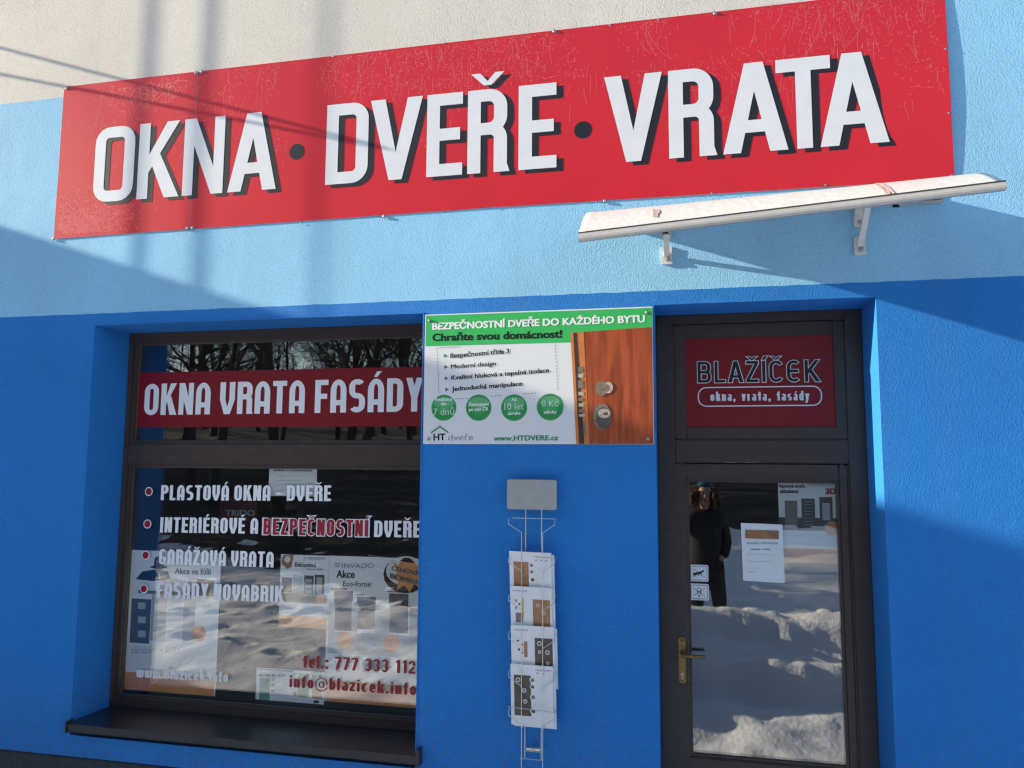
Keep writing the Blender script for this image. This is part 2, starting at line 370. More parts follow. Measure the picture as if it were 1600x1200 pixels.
        if ch == 'y': return [quad((0, xh), (w, xh), (c / 2 + w * .45, 0), (c / 2 - w * .5, 0)), quad((c, xh), (c - w, xh), (c / 2 - w * .9, -.25), (c / 2, -.25)), quad((0, -.25), (c / 2, -.25), (c / 2, -.25 + h), (0, -.25 + h))], c
        if ch == 'w': return [rr(0, 0, c * .9, xh * 1.6, 2, 4, r=.2), rr(c * .9 - w, 0, c * 1.8 - w, xh * 1.6, 2, 4, r=.2)] if False else [rr(0, 0, c, xh * 2, 2, 4, r=.2), rr(c - w, 0, 2 * c - w, xh * 2, 2, 4, r=.2)], 2 * c - w
        if ch == 'z': return [rect(0, xh - h, c * .9, xh), rect(0, 0, c * .9, h), quad((0, h), (w, h), (c * .9, xh - h), (c * .9 - w, xh - h))], c * .9
        if ch == '@': return [rr(0, -.2, W * 1.9, .95, .0, 3.7, r=.45, w=.08, h=.08), rr(W * .55, .1, W * 1.35, .65, 0, 4, w=.09, h=.09), rect(W * 1.28, .1, W * 1.4, .66)], W * 1.9
        if ch == '1': return [rect(x * .3, 0, x * .3 + w, 1), quad((0, .72), (x * .3, .8), (x * .3, 1), (x * .2, .92))], x * .3 + w
        if ch == '2': return [rr(0, .42, x, 1, -.3, 2, r=.24), quad((0, h), (w, h), (x, .55), (x - w, .55)), rect(0, 0, x, h)], x
        if ch == '3': return [rr(0, .5 - h / 2, x, 1, -.9, 1.7, r=.24), rr(0, 0, x, .5 + h / 2, 1, -1.7, r=.24)], x
        if ch == '7': return [rect(0, 1 - h, x, 1), quad((x * .12, 0), (x * .12 + w, 0), (x, 1 - h), (x - w, 1 - h))], x
        return [], W * .55
def stroke_text(mb, txt, G, p0, p1, capz, y, gap=.07, space=.3, mi=0, dx=0, dz=0, step=2e-5):
    """fit txt between baseline points p0, p1 (x,z) with cap height capz (metres)"""
    pos = 0; items = []
    for ch in txt:
        if ch == ' ': pos += space; continue
        p, wd = G.get(ch); items.append((p, pos)); pos += wd + gap
    tot = pos - gap
    sx = (p1[0] - p0[0]) / tot; sl = (p1[1] - p0[1]) / (p1[0] - p0[0]); k = 0
    def T(q, o):
        X = p0[0] + (q[0] + o) * sx; return (X + dx, y - k * step, p0[1] + (X - p0[0]) * sl + q[1] * capz + dz)
    for p, o in items:
        for pr in p:
            k += 1
            if pr[0] == 'P': mb.face([T(q, o) for q in pr[1]], mi)
            else:
                a, b = pr[1], pr[2]
                # orientation: the outside first
                for i in range(len(a) - 1):
                    q = [a[i], a[i + 1], b[i + 1], b[i]]
                    ar = sum(q[j][0] * q[(j + 1) % 4][1] - q[(j + 1) % 4][0] * q[j][1] for j in range(4))
                    if abs(ar) < 1e-9: continue
                    if ar < 0: q.reverse()
                    mb.face([T(t, o) for t in q], mi)
_cap = .729
def font_text(mb, txt, p0, p1, capz, y, bold=0.0, mi=0, off=None):
    if bold > .004:                       # heavier weight: printed several times, a hair apart
        w_ = (p1[0] - p0[0]) / max(1, len(txt)) * (3.2 if 'M' in txt else 1.6) * bold; n_ = 3 if bold < .015 else 5
        for k in range(n_):
            o_ = (k / (n_ - 1) - .5) * 2 * w_; font_text(mb, txt, (p0[0] + o_ + w_ * 0, p0[1]), (p1[0] + o_, p1[1]), capz, y - k * 4e-5, 0, mi, 0 if 'M' in txt else (.022 if bold > .02 else .016))
        return
    t = bpy.data.curves.new('txt', 'FONT'); t.body = txt; t.offset = bold if off is None else off; t.resolution_u = 3
    o = bpy.data.objects.new('txt', t); COL.objects.link(o)
    dg = bpy.context.evaluated_depsgraph_get(); me = bpy.data.meshes.new_from_object(o.evaluated_get(dg))
    bpy.data.objects.remove(o); bpy.data.curves.remove(t)
    if len(me.vertices):
        x0 = min(v.co.x for v in me.vertices); x1 = max(v.co.x for v in me.vertices)
        sx = (p1[0] - p0[0]) / (x1 - x0); sl = (p1[1] - p0[1]) / (p1[0] - p0[0]); i = len(mb.v)
        for v in me.vertices:
            X = p0[0] + (v.co.x - x0) * sx
            mb.v.append((X, y, p0[1] + (X - p0[0]) * sl + v.co.y / .69 * capz))
        for p in me.polygons: mb.f.append(tuple(i + k for k in p.vertices)); mb.mi.append(mi)
    bpy.data.meshes.remove(me)
def pxtext(mb, txt, a, b, top, y, bold=0.0, mi=0, G=None, **k):
    """a, b baseline ends in photo pixels, top: pixel of the cap line above a"""
    p0, p1 = U(*a, y), U(*b, y); cz = U(a[0], top, y)[1] - p0[1]
    if G: stroke_text(mb, txt, G, p0, p1, cz, y, mi=mi, **k)
    else: font_text(mb, txt, p0, p1, cz, y, bold, mi)
def pxquad(mb, pts, y, mi=0):
    q = [U(*p, y) for p in pts]
    ar = sum(q[j][0] * q[(j + 1) % len(q)][1] - q[(j + 1) % len(q)][0] * q[j][1] for j in range(len(q)))
    if ar < 0: q.reverse()
    mb.face([(p[0], y, p[1]) for p in q], mi)
def pxrect(mb, x0, y0, x1, y1, y, mi=0, top=None):
    """upright rectangle whose corners fall on pixel (x0,y0) (x1,y1)"""
    a, b = U(x0, y0, y), U(x1, y1, y)
    mb.face([(a[0], y, b[1]), (b[0], y, b[1]), (b[0], y, a[1]), (a[0], y, a[1])], mi)
# ================================================================ the shop building
WX0, WX1, WZ1 = -3.349, -1.311, 2.8275         # shop window opening
DX0, DX1, DZ1 = -.0955, .936, 2.8275           # door opening
WZ0 = .50
REV = .30
building = empty('building', (0, 0, 0), 'shop building with cream, light blue and deep blue stucco front, brown window and door', 'building')
X0, X1, ZT = -9.0, 7.0, 6.6
m = MB()
xs = [X0, WX0, WX1, DX0, DX1, X1]; zs = [.383, WZ0, WZ1, ZT]
def solid(i, z0, z1):
    xa, xb = xs[i], xs[i + 1]
    if i == 1 and z0 >= WZ0 and z1 <= WZ1: return False
    if i == 3 and z1 <= DZ1: return False
    return True
for i in range(5):
    for j in range(3):
        if solid(i, zs[j], zs[j + 1]): m.face([(xs[i], 0, zs[j]), (xs[i + 1], 0, zs[j]), (xs[i + 1], 0, zs[j + 1]), (xs[i], 0, zs[j + 1])])
T = .36
def reveal(x0, x1, z0, z1, bottom):
    m.face([(x0, 0, z0), (x0, 0, z1), (x0, T, z1), (x0, T, z0)])
    m.face([(x1, 0, z0), (x1, T, z0), (x1, T, z1), (x1, 0, z1)])
    m.face([(x0, 0, z1), (x1, 0, z1), (x1, T, z1), (x0, T, z1)])
    if bottom: m.face([(x0, 0, z0), (x0, T, z0), (x1, T, z0), (x1, 0, z0)])
reveal(WX0, WX1, WZ0, WZ1, True)
reveal(DX0, DX1, .383, DZ1, False)
# split reveal edges at the z rows so that the sheet is welded before the corners are rounded
me = bpy.data.meshes.new('wall'); me.from_pydata(m.v, [], m.f)
bm = bmesh.new(); bm.from_mesh(me); bmesh.ops.remove_doubles(bm, verts=bm.verts, dist=1e-5)
ed = [e for e in bm.edges if len(e.link_faces) == 2 and e.calc_face_angle(0) > .6 and all(abs(v.co.y) < 1e-4 for v in e.verts)]
bmesh.ops.bevel(bm, geom=ed, offset=.006, segments=2, affect='EDGES')
bm.to_mesh(me); bm.free()
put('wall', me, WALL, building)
m = MB()                                        # body of the building behind the front
m.box(X0, X0 + .3, T + .002, 8, 0, ZT); m.box(X1 - .3, X1, T + .002, 8, 0, ZT); m.box(X0, X1, 8.002, 8.3, 0, ZT)
m.build('side_wall', mat('cream_render', (.66, .61, .53), .9, var=.06, vscale=3), building)
m = MB(); m.box(X0 - .3, X1 + .3, -.25, 8.5, ZT + .002, ZT + .25); m.build('roof', mat('grey_roof', (.12, .11, .11), .8), building)
m = MB()
for a, b in ((X0, DX0 - .003), (DX1 + .003, X1)): m.box(a, b, -.012, .3, -.3, .381)
m.build('plinth', CONC, building, bevel=.004)
m = MB()
m.face([(-8.6, 3.6, 0), (6.6, 3.6, 0), (6.6, 3.6, 3.1), (-8.6, 3.6, 3.1)]); m.face([(-8.6, .37, .02), (-8.6, 3.6, .02), (6.6, 3.6, .02), (6.6, .37, .02)][::-1])
m.face([(-8.6, .37, 3.1), (-8.6, 3.6, 3.1), (6.6, 3.6, 3.1), (6.6, .37, 3.1)]); m.face([(-3.9, .37, 0), (-3.9, 3.6, 0), (-3.9, 3.6, 3.1), (-3.9, .37, 3.1)]); m.face([(1.5, .37, 0), (1.5, 3.6, 0), (1.5, 3.6, 3.1), (1.5, .37, 3.1)])
m.face([(-1.25, .37, 0), (-1.25, 2, 0), (-1.25, 2, 3.1), (-1.25, .37, 3.1)])
m.build('interior', ROOM, building)
m = MB(); m.box(DX0 + .004, DX1 - .004, -.05, .42, -.2, .10); m.build('doorstep', mat('step_stone', (.22, .21, .2), .85, var=.2, vscale=20), building, bevel=.008)

# ---- shop window: outer frame, transom, glazing beads, two panes, sill, film lettering
FY = .285
fzb = U(173, 1102, FY)[1]
tr1, tr0 = U(300, 693.5, FY)[1], U(300, 725.5, FY)[1]
GY = .325
gxl = U(217, 600, GY)[0]; g1t = U(300, 537.5, GY)[1]; g2b = U(300, 1092.5, GY)[1]
m = MB()
m.box(WX0 + .001, gxl - .022, FY, .356, fzb, WZ1 - .001); m.box(WX1 - .05, WX1 - .001, FY, .356, fzb, WZ1 - .001)
L, Rr = gxl - .022, WX1 - .05
m.box(L, Rr, FY, .356, g1t + .02, WZ1 - .001); m.box(L, Rr, FY, .356, fzb, g2b - .02); m.box(L, Rr, FY, .356, tr0, tr1)
window = m.build('window', BROWN, building, bevel=.004)
for (a, b) in ((tr1, g1t + .02), (g2b - .02, tr0)):
    m = MB(); y0, y1 = FY + .012, .356
    m.box(L, L + .02, y0, y1, a, b); m.box(Rr - .02, Rr, y0, y1, a, b); m.box(L + .02, Rr - .02, y0, y1, b - .018, b); m.box(L + .02, Rr - .02, y0, y1, a, a + .018)
    m.build('glazing_bead', BROWN, window, bevel=.003)
    m = MB(); m.box(L + .012, Rr - .012, GY, GY + .016, a + .008, b - .008); m.build('pane', GLASS, window)
    m = MB(); gy0, gy1 = GY - .004, GY - .0005; q = .0045; x0_, x1_ = L + .0205, Rr - .0205; a_, b_ = a + .0185, b - .0185
    m.box(x0_, x0_ + q, gy0, gy1, a_, b_); m.box(x1_ - q, x1_, gy0, gy1, a_, b_); m.box(x0_ + q, x1_ - q, gy0, gy1, b_ - q, b_); m.box(x0_ + q, x1_ - q, gy0, gy1, a_, a_ + q); m.build('gasket', mat('grey_gasket', (.10, .10, .10), .6), window)
FZ = GY - .0012                                   # film lies on the outer face of the glass
m = MB()
a, b, c, d = U(216, 583, FZ), U(660, 572.4, FZ), U(659, 665, FZ), U(214, 668.6, FZ)
zt = (a[1] + b[1]) / 2; zb = (c[1] + d[1]) / 2
m.face([(L + .021, FZ, zb), (Rr - .021, FZ, zb), (Rr - .021, FZ, zt), (L + .021, FZ, zt)]); m.build('film_banner', WINRED, window)
GW = Glyphs(w=.185, h=.16, W=.50, arch=True)
GL = Glyphs(w=.20, h=.155, W=.48, arch=True)
m = MB(); pxtext(m, 'OKNA VRATA FASÁDY', (224.5, 648.8), (660, 643), 600, FZ - .0008, G=GW, gap=.085, space=.24); m.build('lettering', WINWHITE, window)
m = MB()
F2 = GY - .0012
pxtext(m, 'PLASTOVÁ OKNA – DVEŘE', (251, 781.5), (517, 783), 758, F2, G=GL, gap=.10, space=.24); m.build('lettering', WINWHITE, window); m = MB()
pxtext(m, 'INTERIÉROVÉ A', (249.7, 831.8), (403, 834), 808, F2, G=GL, gap=.10, space=.24); m.build('lettering', WINWHITE, window); m = MB()
pxtext(m, 'DVEŘE', (584.4, 839), (657, 840), 813.4, F2, G=GL, gap=.10, space=.24); m.build('lettering', WINWHITE, window); m = MB()
pxtext(m, 'GARÁŽOVÁ VRATA', (248, 881.5), (427.4, 886.7), 857.7, F2, G=GL, gap=.10, space=.24); m.build('lettering', WINWHITE, window); m = MB()
pxtext(m, 'FASÁDY NOVABRIK', (244.5, 934), (443, 941), 909.5, F2, G=GL, gap=.10, space=.24); m.build('lettering', WINWHITE, window); m = MB()
pxtext(m, 'www.Blazicek.info', (213, 1058), (356.4, 1066), 1042, F2, G=GL, gap=.10, space=.24); m.build('lettering', WINWHITE, window); m = MB()

m = MB(); GO = Glyphs(w=.20, h=.155, W=.48, arch=True, g=.055)
pxtext(m, 'BEZPEČNOSTNÍ', (410.3, 835), (576, 838.5), 810, F2, G=GO, gap=.13)
pxtext(m, 'BEZPEČNOSTNÍ', (411.3, 835), (575, 838.5), 810, F2 - .0025, G=GL, gap=.135, mi=1)
m.build('lettering', [WINWHITE, CRIM], window)
m = MB(); GT = Glyphs(w=.20, h=.15, W=.46)
pxtext(m, 'tel.: 777 333 112', (473, 1043.3), (649, 1053), 1023.6, F2, G=GT, gap=.11, space=.34); m.build('lettering', CRIM, window); m = MB()
pxtext(m, 'info@blazicek.info', (452, 1073.5), (650, 1086.5), 1055, F2, G=GT, gap=.13)
m.build('lettering', CRIM, window)
for px, py in ((232.5, 768), (230.3, 818.7), (227.5, 867.5), (224.7, 920)):
    x, z = U(px, py, F2); m = MB(); m.disc(x, z, .0275, F2); m.disc(x, z, .0215, F2 - .001, mi=1); m.build('bullet_mark', [WINWHITE, CRIM], window)
# metal sill with turned-up end caps
m = MB(); sx0 = U(104, 1131, -.05)[0]; sx1 = WX1 + .02
zf = U(104, 1131, -.05)[1]
m.prism([(0, 0)] * 3, 0, 0) if False else None
def sillsec(x0, x1, ya, za, yb, zb_, th):
    i = len(m.v)
    for x in (x0, x1): m.v += [(x, ya, za), (x, yb, zb_), (x, yb, zb_ - th), (x, ya, za - .045), (x, ya + .006, za - .045), (x, ya + .006, za - th)]
    n = 6
    m.f.append(tuple(i + k for k in range(n))); m.f.append(tuple(i + n + k for k in reversed(range(n)))); m.mi += [0, 0]
    for k in range(n): m.f.append((i + k, i + n + k, i + n + (k + 1) % n, i + (k + 1) % n)); m.mi.append(0)
sillsec(sx0, sx1, -.05, zf, FY - .002, fzb - .004, .003)
m.box(sx0 - .006, sx0 - .0005, -.054, 0, zf - .048, zf + .012); m.box(sx1 + .0005, sx1 + .016, -.056, -.001, zf - .05, zf + .03)
m.build('sill', SILLM, window)

# ---- door with fixed sign panel above
DY = .285
fxl = U(1029.5, 492, DY)[0]
dt1, dt0 = U(1190, 688, DY)[1], U(1190, 725, DY)[1]
gx0, gx1 = U(1074.5, 900, DY + .03)[0], U(1316, 900, DY + .03)[0]
gz1 = U(1190, 750, DY + .03)[1]; gz0 = U(1200, 1190, DY + .03)[1]
m = MB()
fw = .075
m.box(DX0 + .001, fxl + fw, DY, .37, .102, DZ1 - .001); m.box(DX1 - .085, DX1 - .001, DY, .37, .102, DZ1 - .001)
A, B = fxl + fw, DX1 - .085
tz = U(1190, 503, DY)[1]
m.box(A, B, DY, .37, tz, DZ1 - .001); m.box(A, B, DY, .37, dt0 + .004, dt1 + .004)
door = m.build('door', BROWN, building, bevel=.005)
m = MB()
pa = U(1070, 530, DY + .02); pb = U(1306, 667, DY + .02)
m.box(A, pa[0], DY + .008, .36, dt1 + .008, tz - .004); m.box(pb[0], B, DY + .008, .36, dt1 + .008, tz - .004)
m.box(pa[0], pb[0], DY + .008, .36, pa[1], tz - .004); m.box(pa[0], pb[0], DY + .008, .36, dt1 + .008, pb[1])
m.build('transom_frame', BROWN, door, bevel=.004)
m = MB(); SY = DY + .018; m.box(pa[0], pb[0], SY, .35, pb[1], pa[1]); m.build('sign_panel', WINRED, door)
m = MB()
GBo = Glyphs(w=.13, h=.125, W=.56, g=.034, rad=.3); GBi = Glyphs(w=.13, h=.125, W=.56, g=-.012, rad=.3)
for i, (G_, yy, mi) in enumerate(((GBo, SY - .001, 0), (Glyphs(w=.13, h=.125, W=.56, g=.0001, rad=.3), SY - .003, 1))):
    pxtext(m, 'BLAŽÍČЄK', (1090.5, 598), (1281, 596), 565.5, yy, G=G_, gap=.17, mi=mi)
m.build('lettering', [WHITE, BLACK], door); m = MB()
pxtext(m, 'okna, vrata, fasády', (1110, 626.5), (1265, 625.5), 612, SY - .001, G=Glyphs(w=.21, h=.15, W=.42), gap=.15, space=.42)
m.build('lettering', WHITE, door); m = MB()
p = U(1090, 605, SY); q = U(1285, 634, SY)
o_ = rrpts(p[0], q[1], q[0], p[1], .045, 0, 4, 96); i_ = rrpts(p[0] + .006, q[1] + .006, q[0] - .006, p[1] - .006, .039, 0, 4, 96)
for k in range(96): m.face([(a_[0], SY - .001, a_[1]) for a_ in (o_[k], o_[k + 1], i_[k + 1], i_[k])])
m.build('rounded_outline', WHITE, door)
# leaf
m = MB(); ly = DY + .006; lx0, lx1 = U(1055, 900, ly)[0], B - .012
lz1 = dt0 - .002
m.box(lx0, gx0, ly, .35, .12, lz1); m.box(gx1, lx1, ly, .35, .12, lz1); m.box(gx0, gx1, ly, .35, gz1, lz1); m.box(gx0, gx1, ly, .35, .12, gz0)
leaf = m.build('door_leaf', BROWN, door, bevel=.005)
m = MB(); m.box(A + .0005, lx0 - .003, DY + .014, .36, .12, lz1); m.box(lx1 + .003, B - .0005, DY + .014, .36, .12, lz1); m.build('frame_rebate', BROWN, door)
m = MB(); e = .014; by = ly + .012
m.box(gx0, gx0 + e, by, .34, gz0, gz1); m.box(gx1 - e, gx1, by, .34, gz0, gz1); m.box(gx0 + e, gx1 - e, by, .34, gz1 - e, gz1); m.box(gx0 + e, gx1 - e, by, .34, gz0, gz0 + e)
m.build('glazing_bead', BROWN, door, bevel=.002)
DG = ly + .022
m = MB(); m.box(gx0 + .004, gx1 - .004, DG, DG + .016, gz0 + .004, gz1 - .004); m.build('pane', DOORGLASS, door)
# handle: plate, lever, cylinder
m = MB(); p = U(1059.8, 995.5, ly - .008); q = U(1072, 1067.7, ly - .008)
r8 = rrpts(p[0], q[1], q[0], p[1], .016, 0, 4, 40)[:-1]; m.prism(r8, ly - .008, ly)
hx = (p[0] + q[0]) / 2; hz = U(1066, 1021, ly)[1]
m.tube([(hx, ly - .004, hz), (hx, ly - .045, hz)], .010, 12)
m.tube([(hx - .004, ly - .048, hz), (hx + .03, ly - .052, hz), (hx + .075, ly - .05, hz - .001), (hx + .115, ly - .045, hz + .001)], [.010, .009, .0085, .007], 12)
kz = U(1066, 1053, ly)[1]
m.tube([(hx, ly - .012, kz), (hx, ly - .004, kz)], .0085, 14, mi=1); m.box(hx - .004, hx + .004, ly - .012, ly - .006, kz - .026, kz, mi=1)
for dz in (1.0, -1.0): m.dome((hx, ly - .0085, (p[1] + q[1]) / 2 + dz * ((p[1] - q[1]) / 2 - .015)), .005, .002, mi=2)
m.build('handle', [BRASS, STEEL, BLACK], door, bevel=0)
# two pictogram stickers
def sticker(px, py, kind, lab):
    st = MB(); y = DG - .0012
    a = U(px, py, y); b = U(px + 30.6, py + 27, y)
    rp = rrpts(a[0], b[1], b[0], a[1], .008, 0, 4, 40)[:-1]; st.face([(k[0], y, k[1]) for k in rp])
    o_ = rrpts(a[0] + .006, b[1] + .006, b[0] - .006, a[1] - .006, .006, 0, 4, 40); i_ = rrpts(a[0] + .0085, b[1] + .0085, b[0] - .0085, a[1] - .0085, .004, 0, 4, 40)
    for k in range(40): st.face([(t[0], y - .0004, t[1]) for t in (o_[k], o_[k + 1], i_[k + 1], i_[k])], 1)
    cx, cz = (a[0] + b[0]) / 2, (a[1] + b[1]) / 2
    def ln(x0, z0, x1, z1, w_, k, mi=1):
        d = Vector((x1 - x0, z1 - z0)).normalized(); n_ = Vector((-d.y, d.x)) * w_ / 2
        st.face([(cx + X, y - .0005 - k * 1e-4, cz + Z) for X, Z in ((x0 - n_.x, z0 - n_.y), (x1 - n_.x, z1 - n_.y), (x1 + n_.x, z1 + n_.y), (x0 + n_.x, z0 + n_.y))], mi)
    if kind == 'dog':
        for k, s_ in enumerate(((-.026, -.006, .012, .004, .012), (.008, .004, .026, .012, .009), (-.026, -.006, -.03, -.016, .004), (-.016, -.005, -.02, -.017, .004), (.0, -.002, -.002, -.015, .004), (.008, .0, .016, -.012, .004), (-.026, -.004, -.032, .006, .003))): ln(*s_, k)
    else:
        for k, s_ in enumerate(((-.011, .002, 0, -.026, .003), (.011, .002, 0, -.026, .003), (-.011, .002, .011, .002, .003))): ln(*s_, k)
        rg = rrpts(-.011, .0, .011, .022, .011, 0, 4, 24); ri = rrpts(-.0085, .0025, .0085, .0195, .0085, 0, 4, 24)
        for k in range(24): st.face([(cx + t[0], y - .0006, cz + t[1]) for t in (rg[k], rg[k + 1], ri[k + 1], ri[k])], 1)
    ln(-.03, .021, .03, -.021, .0022, 9); ln(-.03, -.021, .03, .021, .0022, 10)
    o = st.build('sticker', [PAPER, BLACK], door); o['label'] = lab
sticker(1076.6, 882, 'dog', 'white square sticker with crossed-out dog')
sticker(1077.2, 911.5, 'ice', 'white square sticker with crossed-out ice cream cone')
# scuffs: bare pale wood along the leaf edge and transom
rnd = random.Random(4); m = MB()
for k in range(26):
    z = rnd.uniform(.6, 1.35); h_ = rnd.uniform(.006, .05); x = lx0 + rnd.uniform(-.001, .001)
    m.face([(x - .0012, ly - .0006 - k * 1e-5, z), (x + .0014, ly - .0006 - k * 1e-5, z), (x + .0008, ly - .0006 - k * 1e-5, z + h_), (x - .0006, ly - .0006 - k * 1e-5, z + h_)])
for k in range(12):
    z = rnd.uniform(.75, 1.2); h_ = rnd.uniform(.01, .06); x = gx0 - .004
    m.face([(x, ly - .0007 - k * 1e-5, z), (x + .002, ly - .0007 - k * 1e-5, z), (x + .0015, ly - .0007 - k * 1e-5, z + h_), (x + .0005, ly - .0007 - k * 1e-5, z + h_)])
for k in range(9):
    x = U(rnd.uniform(1130, 1176), 724, DY)[0]; m.face([(x, DY - .0006 - k * 1e-5, dt0 + .006), (x + rnd.uniform(.008, .035), DY - .0006 - k * 1e-5, dt0 + .006), (x + .02, DY - .0006 - k * 1e-5, dt0 + .0085), (x + .004, DY - .0006 - k * 1e-5, dt0 + .008)])
m.build('scuff_marks', mat('bare_scuff', (.28, .24, .2), .7), door)
# ================================================================ big red sign over the window
SZ0, SZ1 = 2.05 + 1.2176 * 1.0857, 2.05 + 2.1085 * 1.0857
sign = empty('shop_sign', (0, 0, SZ0), 'long red board sign lettered in white capitals above the window and the canopy', 'sign')
SP = -.0055
seam = U(303, 230, SP)[0]
sxa, sxb = U(92, 256, SP)[0], U(1484, 140, SP)[0]
def bulge(x, z):
    d = max(0, 1 - (sxb - x) / .5); t = (z - SZ0) / (SZ1 - SZ0)
    b = -.0055 * d * d * math.sin(math.pi * min(1, max(0, t)))
    b -= .002 * max(0, 1 - (x - sxa) / .3) * max(0, 1 - t * 3)
    return b
def sign_panel(x0, x1):
    m = MB(); nx, nz = max(2, int((x1 - x0) / .05)), 20; th = .003
    P_ = lambda i, j: (x0 + (x1 - x0) * i / nx, SZ0 + (SZ1 - SZ0) * j / nz + .014 * (1 - j / nz) * (1 - abs(((x0 + (x1 - x0) * i / nx) - sxa) / (sxb - sxa) - .55) / .55))
    for i in range(nx + 1):
        for j in range(nz + 1):
            x, z = P_(i, j); m.v.append((x, SP + bulge(x, z), z))
    o = (nx + 1) * (nz + 1)
    for i in range(nx + 1):
        for j in range(nz + 1):
            x, z = P_(i, j); m.v.append((x, SP + th + bulge(x, z), z))
    I = lambda i, j: i * (nz + 1) + j
    for i in range(nx):
        for j in range(nz):
            m.f.append((I(i, j), I(i + 1, j), I(i + 1, j + 1), I(i, j + 1))); m.mi.append(0)
            m.f.append(tuple(o + k for k in (I(i, j), I(i, j + 1), I(i + 1, j + 1), I(i + 1, j)))); m.mi.append(1)
    for i in range(nx):
        for j in (0, nz):
            a, b = I(i, j), I(i + 1, j); m.f.append((a, o + a, o + b, b) if j == 0 else (a, b, o + b, o + a)); m.mi.append(1)
    for j in range(nz):
        for i in (0, nx):
            a, b = I(i, j), I(i, j + 1); m.f.append((a, b, o + b, o + a) if i == 0 else (a, o + a, o + b, b)); m.mi.append(1)
    return m.build('panel', [RED, mat('board_edge', (.66, .55, .54), .6)], sign)
sign_panel(sxa, seam - .002); sign_panel(seam + .002, sxb)
BASE = 3.579; CAPZ = .467
mb_ = MB(); mw = MB()
big = [('O', (148, 258), (210, 254)), ('K', (213, 313), (279, 309)), ('N', (284, 308), (347.5, 302)), ('A', (355, 301), (431, 294)),
       ('D', (508, 288), (575.5, 220)), ('V', (580, 155), (661, 149)), ('E', (666, 276), (722, 272)), ('Ř', (730, 271), (796, 267)), ('E', (810, 265), (869.5, 261)),
       ('V', (944, 120), (1034, 111)), ('R', (1045.7, 247), (1121, 241)), ('A', (1130, 240), (1232, 233)), ('T', (1211, 92), (1296, 84)), ('A', (1282, 227), (1390, 219))]
for ch, l_, r_ in big:
    xa, xb = U(*l_, SP)[0], U(*r_, SP)[0]; want = (xb - xa) / CAPZ; Wd = want
    for it in range(6):
        G_ = Glyphs(w=.156, h=.146, W=Wd, rad=.21); ps, _w = G_.get(ch)
        X_ = [q[0] for p in ps for q in p[1]]; ww = max(X_) - min(X_); Wd *= want / ww
    off = -min(X_) * CAPZ
    tot_w = _w * CAPZ
    stroke_text(mb_, ch, G_, (xa + off, BASE), (xa + off + tot_w, BASE), CAPZ, SP - .0008, dx=.036, dz=-.021)
    stroke_text(mw, ch, G_, (xa + off, BASE), (xa + off + tot_w, BASE), CAPZ, SP - .0018)
for k, (px, py) in enumerate(((464, 237), (911, 203))):
    x, z = U(px, py, SP); mb_.disc(x, z, .047, SP - .0008)
mb_.build('letter_shadow', BLACK, sign); mw.build('lettering', WHITE, sign)
# scratches in the film
rnd = random.Random(11); m = MB()
def scratch(x, z, a, L, wd, k):
    n = max(2, int(L / .02)); px, pz = x, z; curve = rnd.gauss(0, .35); pts = []
    for i in range(n + 1):
        pts.append((px, pz, a)); a += curve * L / n * 6 * rnd.uniform(.3, 1.4) + rnd.gauss(0, .10); px += math.cos(a) * L / n; pz += math.sin(a) * L / n
    for (xa, za, a0), (xb, zb, a1) in zip(pts, pts[1:]):
        if not (sxa + .01 < xb < sxb - .015 and SZ0 + .015 < zb < SZ1 - .01 and SZ0 + .015 < za < SZ1 - .01): return
        y = SP - .0002 - (k % 40) * 6e-6 + bulge(xb, zb) ; q = wd / 2
        m.face([(xa + math.sin(a0) * q, y, za - math.cos(a0) * q), (xb + math.sin(a1) * q, y, zb - math.cos(a1) * q), (xb - math.sin(a1) * q, y, zb + math.cos(a1) * q), (xa - math.sin(a0) * q, y, za + math.cos(a0) * q)])
H = SZ1 - SZ0
for k in range(5200):
    x = rnd.uniform(sxa, sxb); t = rnd.random() ** 1.7
    if x < -2.3 and rnd.random() < .6: continue
    z = SZ1 - .008 - t * H * .60
    if noise.noise(Vector((x * 2.2, z * 2.2, 5))) < -.12 + .25 * t + .25 * rnd.random() - .2: continue
    u = rnd.random()
    if u < .82: scratch(x, z, rnd.uniform(0, 6.28), rnd.uniform(.003, .020), rnd.uniform(.0012, .0026), k)
    elif u < .95: scratch(x, z, -math.pi / 2 + rnd.gauss(0, .07), rnd.uniform(.03, .16) * (1.0 - t * .5), rnd.uniform(.0011, .0018), k)
    else: scratch(x, z, rnd.uniform(0, 6.28), rnd.uniform(.03, .11), rnd.uniform(.0010, .0016), k)
for k in range(220):
    x = rnd.gauss(-3.05, .16); z = SZ1 - .04 - abs(rnd.gauss(0, .09))
    scratch(x, z, rnd.uniform(0, 6.28), rnd.uniform(.015, .06), rnd.uniform(.0015, .003), k)
for (px, py, qx, qy) in ((905, 40, 912, 190), (350, 130, 350, 185), (160, 150, 150, 210), (235, 120, 238, 170), (1010, 40, 1012, 110), (940, 30, 938, 80), (1290, 20, 1282, 95), (1180, 20, 1175, 75), (690, 75, 692, 110), (860, 60, 862, 100), (1420, 70, 1433, 100), (1350, 20, 1345, 80)):
    a, b = U(px, py, SP), U(qx, qy, SP); scratch(a[0], a[1], math.atan2(b[1] - a[1], b[0] - a[0]), math.hypot(b[0] - a[0], b[1] - a[1]), .0018, rnd.randrange(40))
m.build('scratches', mat('worn_film', (.78, .18, .17), .45), sign)
m = MB()
for k in range(900):                                # crazed patch low on the left
    x = sxa + .03 + abs(rnd.gauss(.16, .15)); z = SZ0 + .025 + abs(rnd.gauss(0, .12))
    scratch(x, z, rnd.uniform(0, 6.28), rnd.uniform(.012, .04), rnd.uniform(.0026, .0052), k)
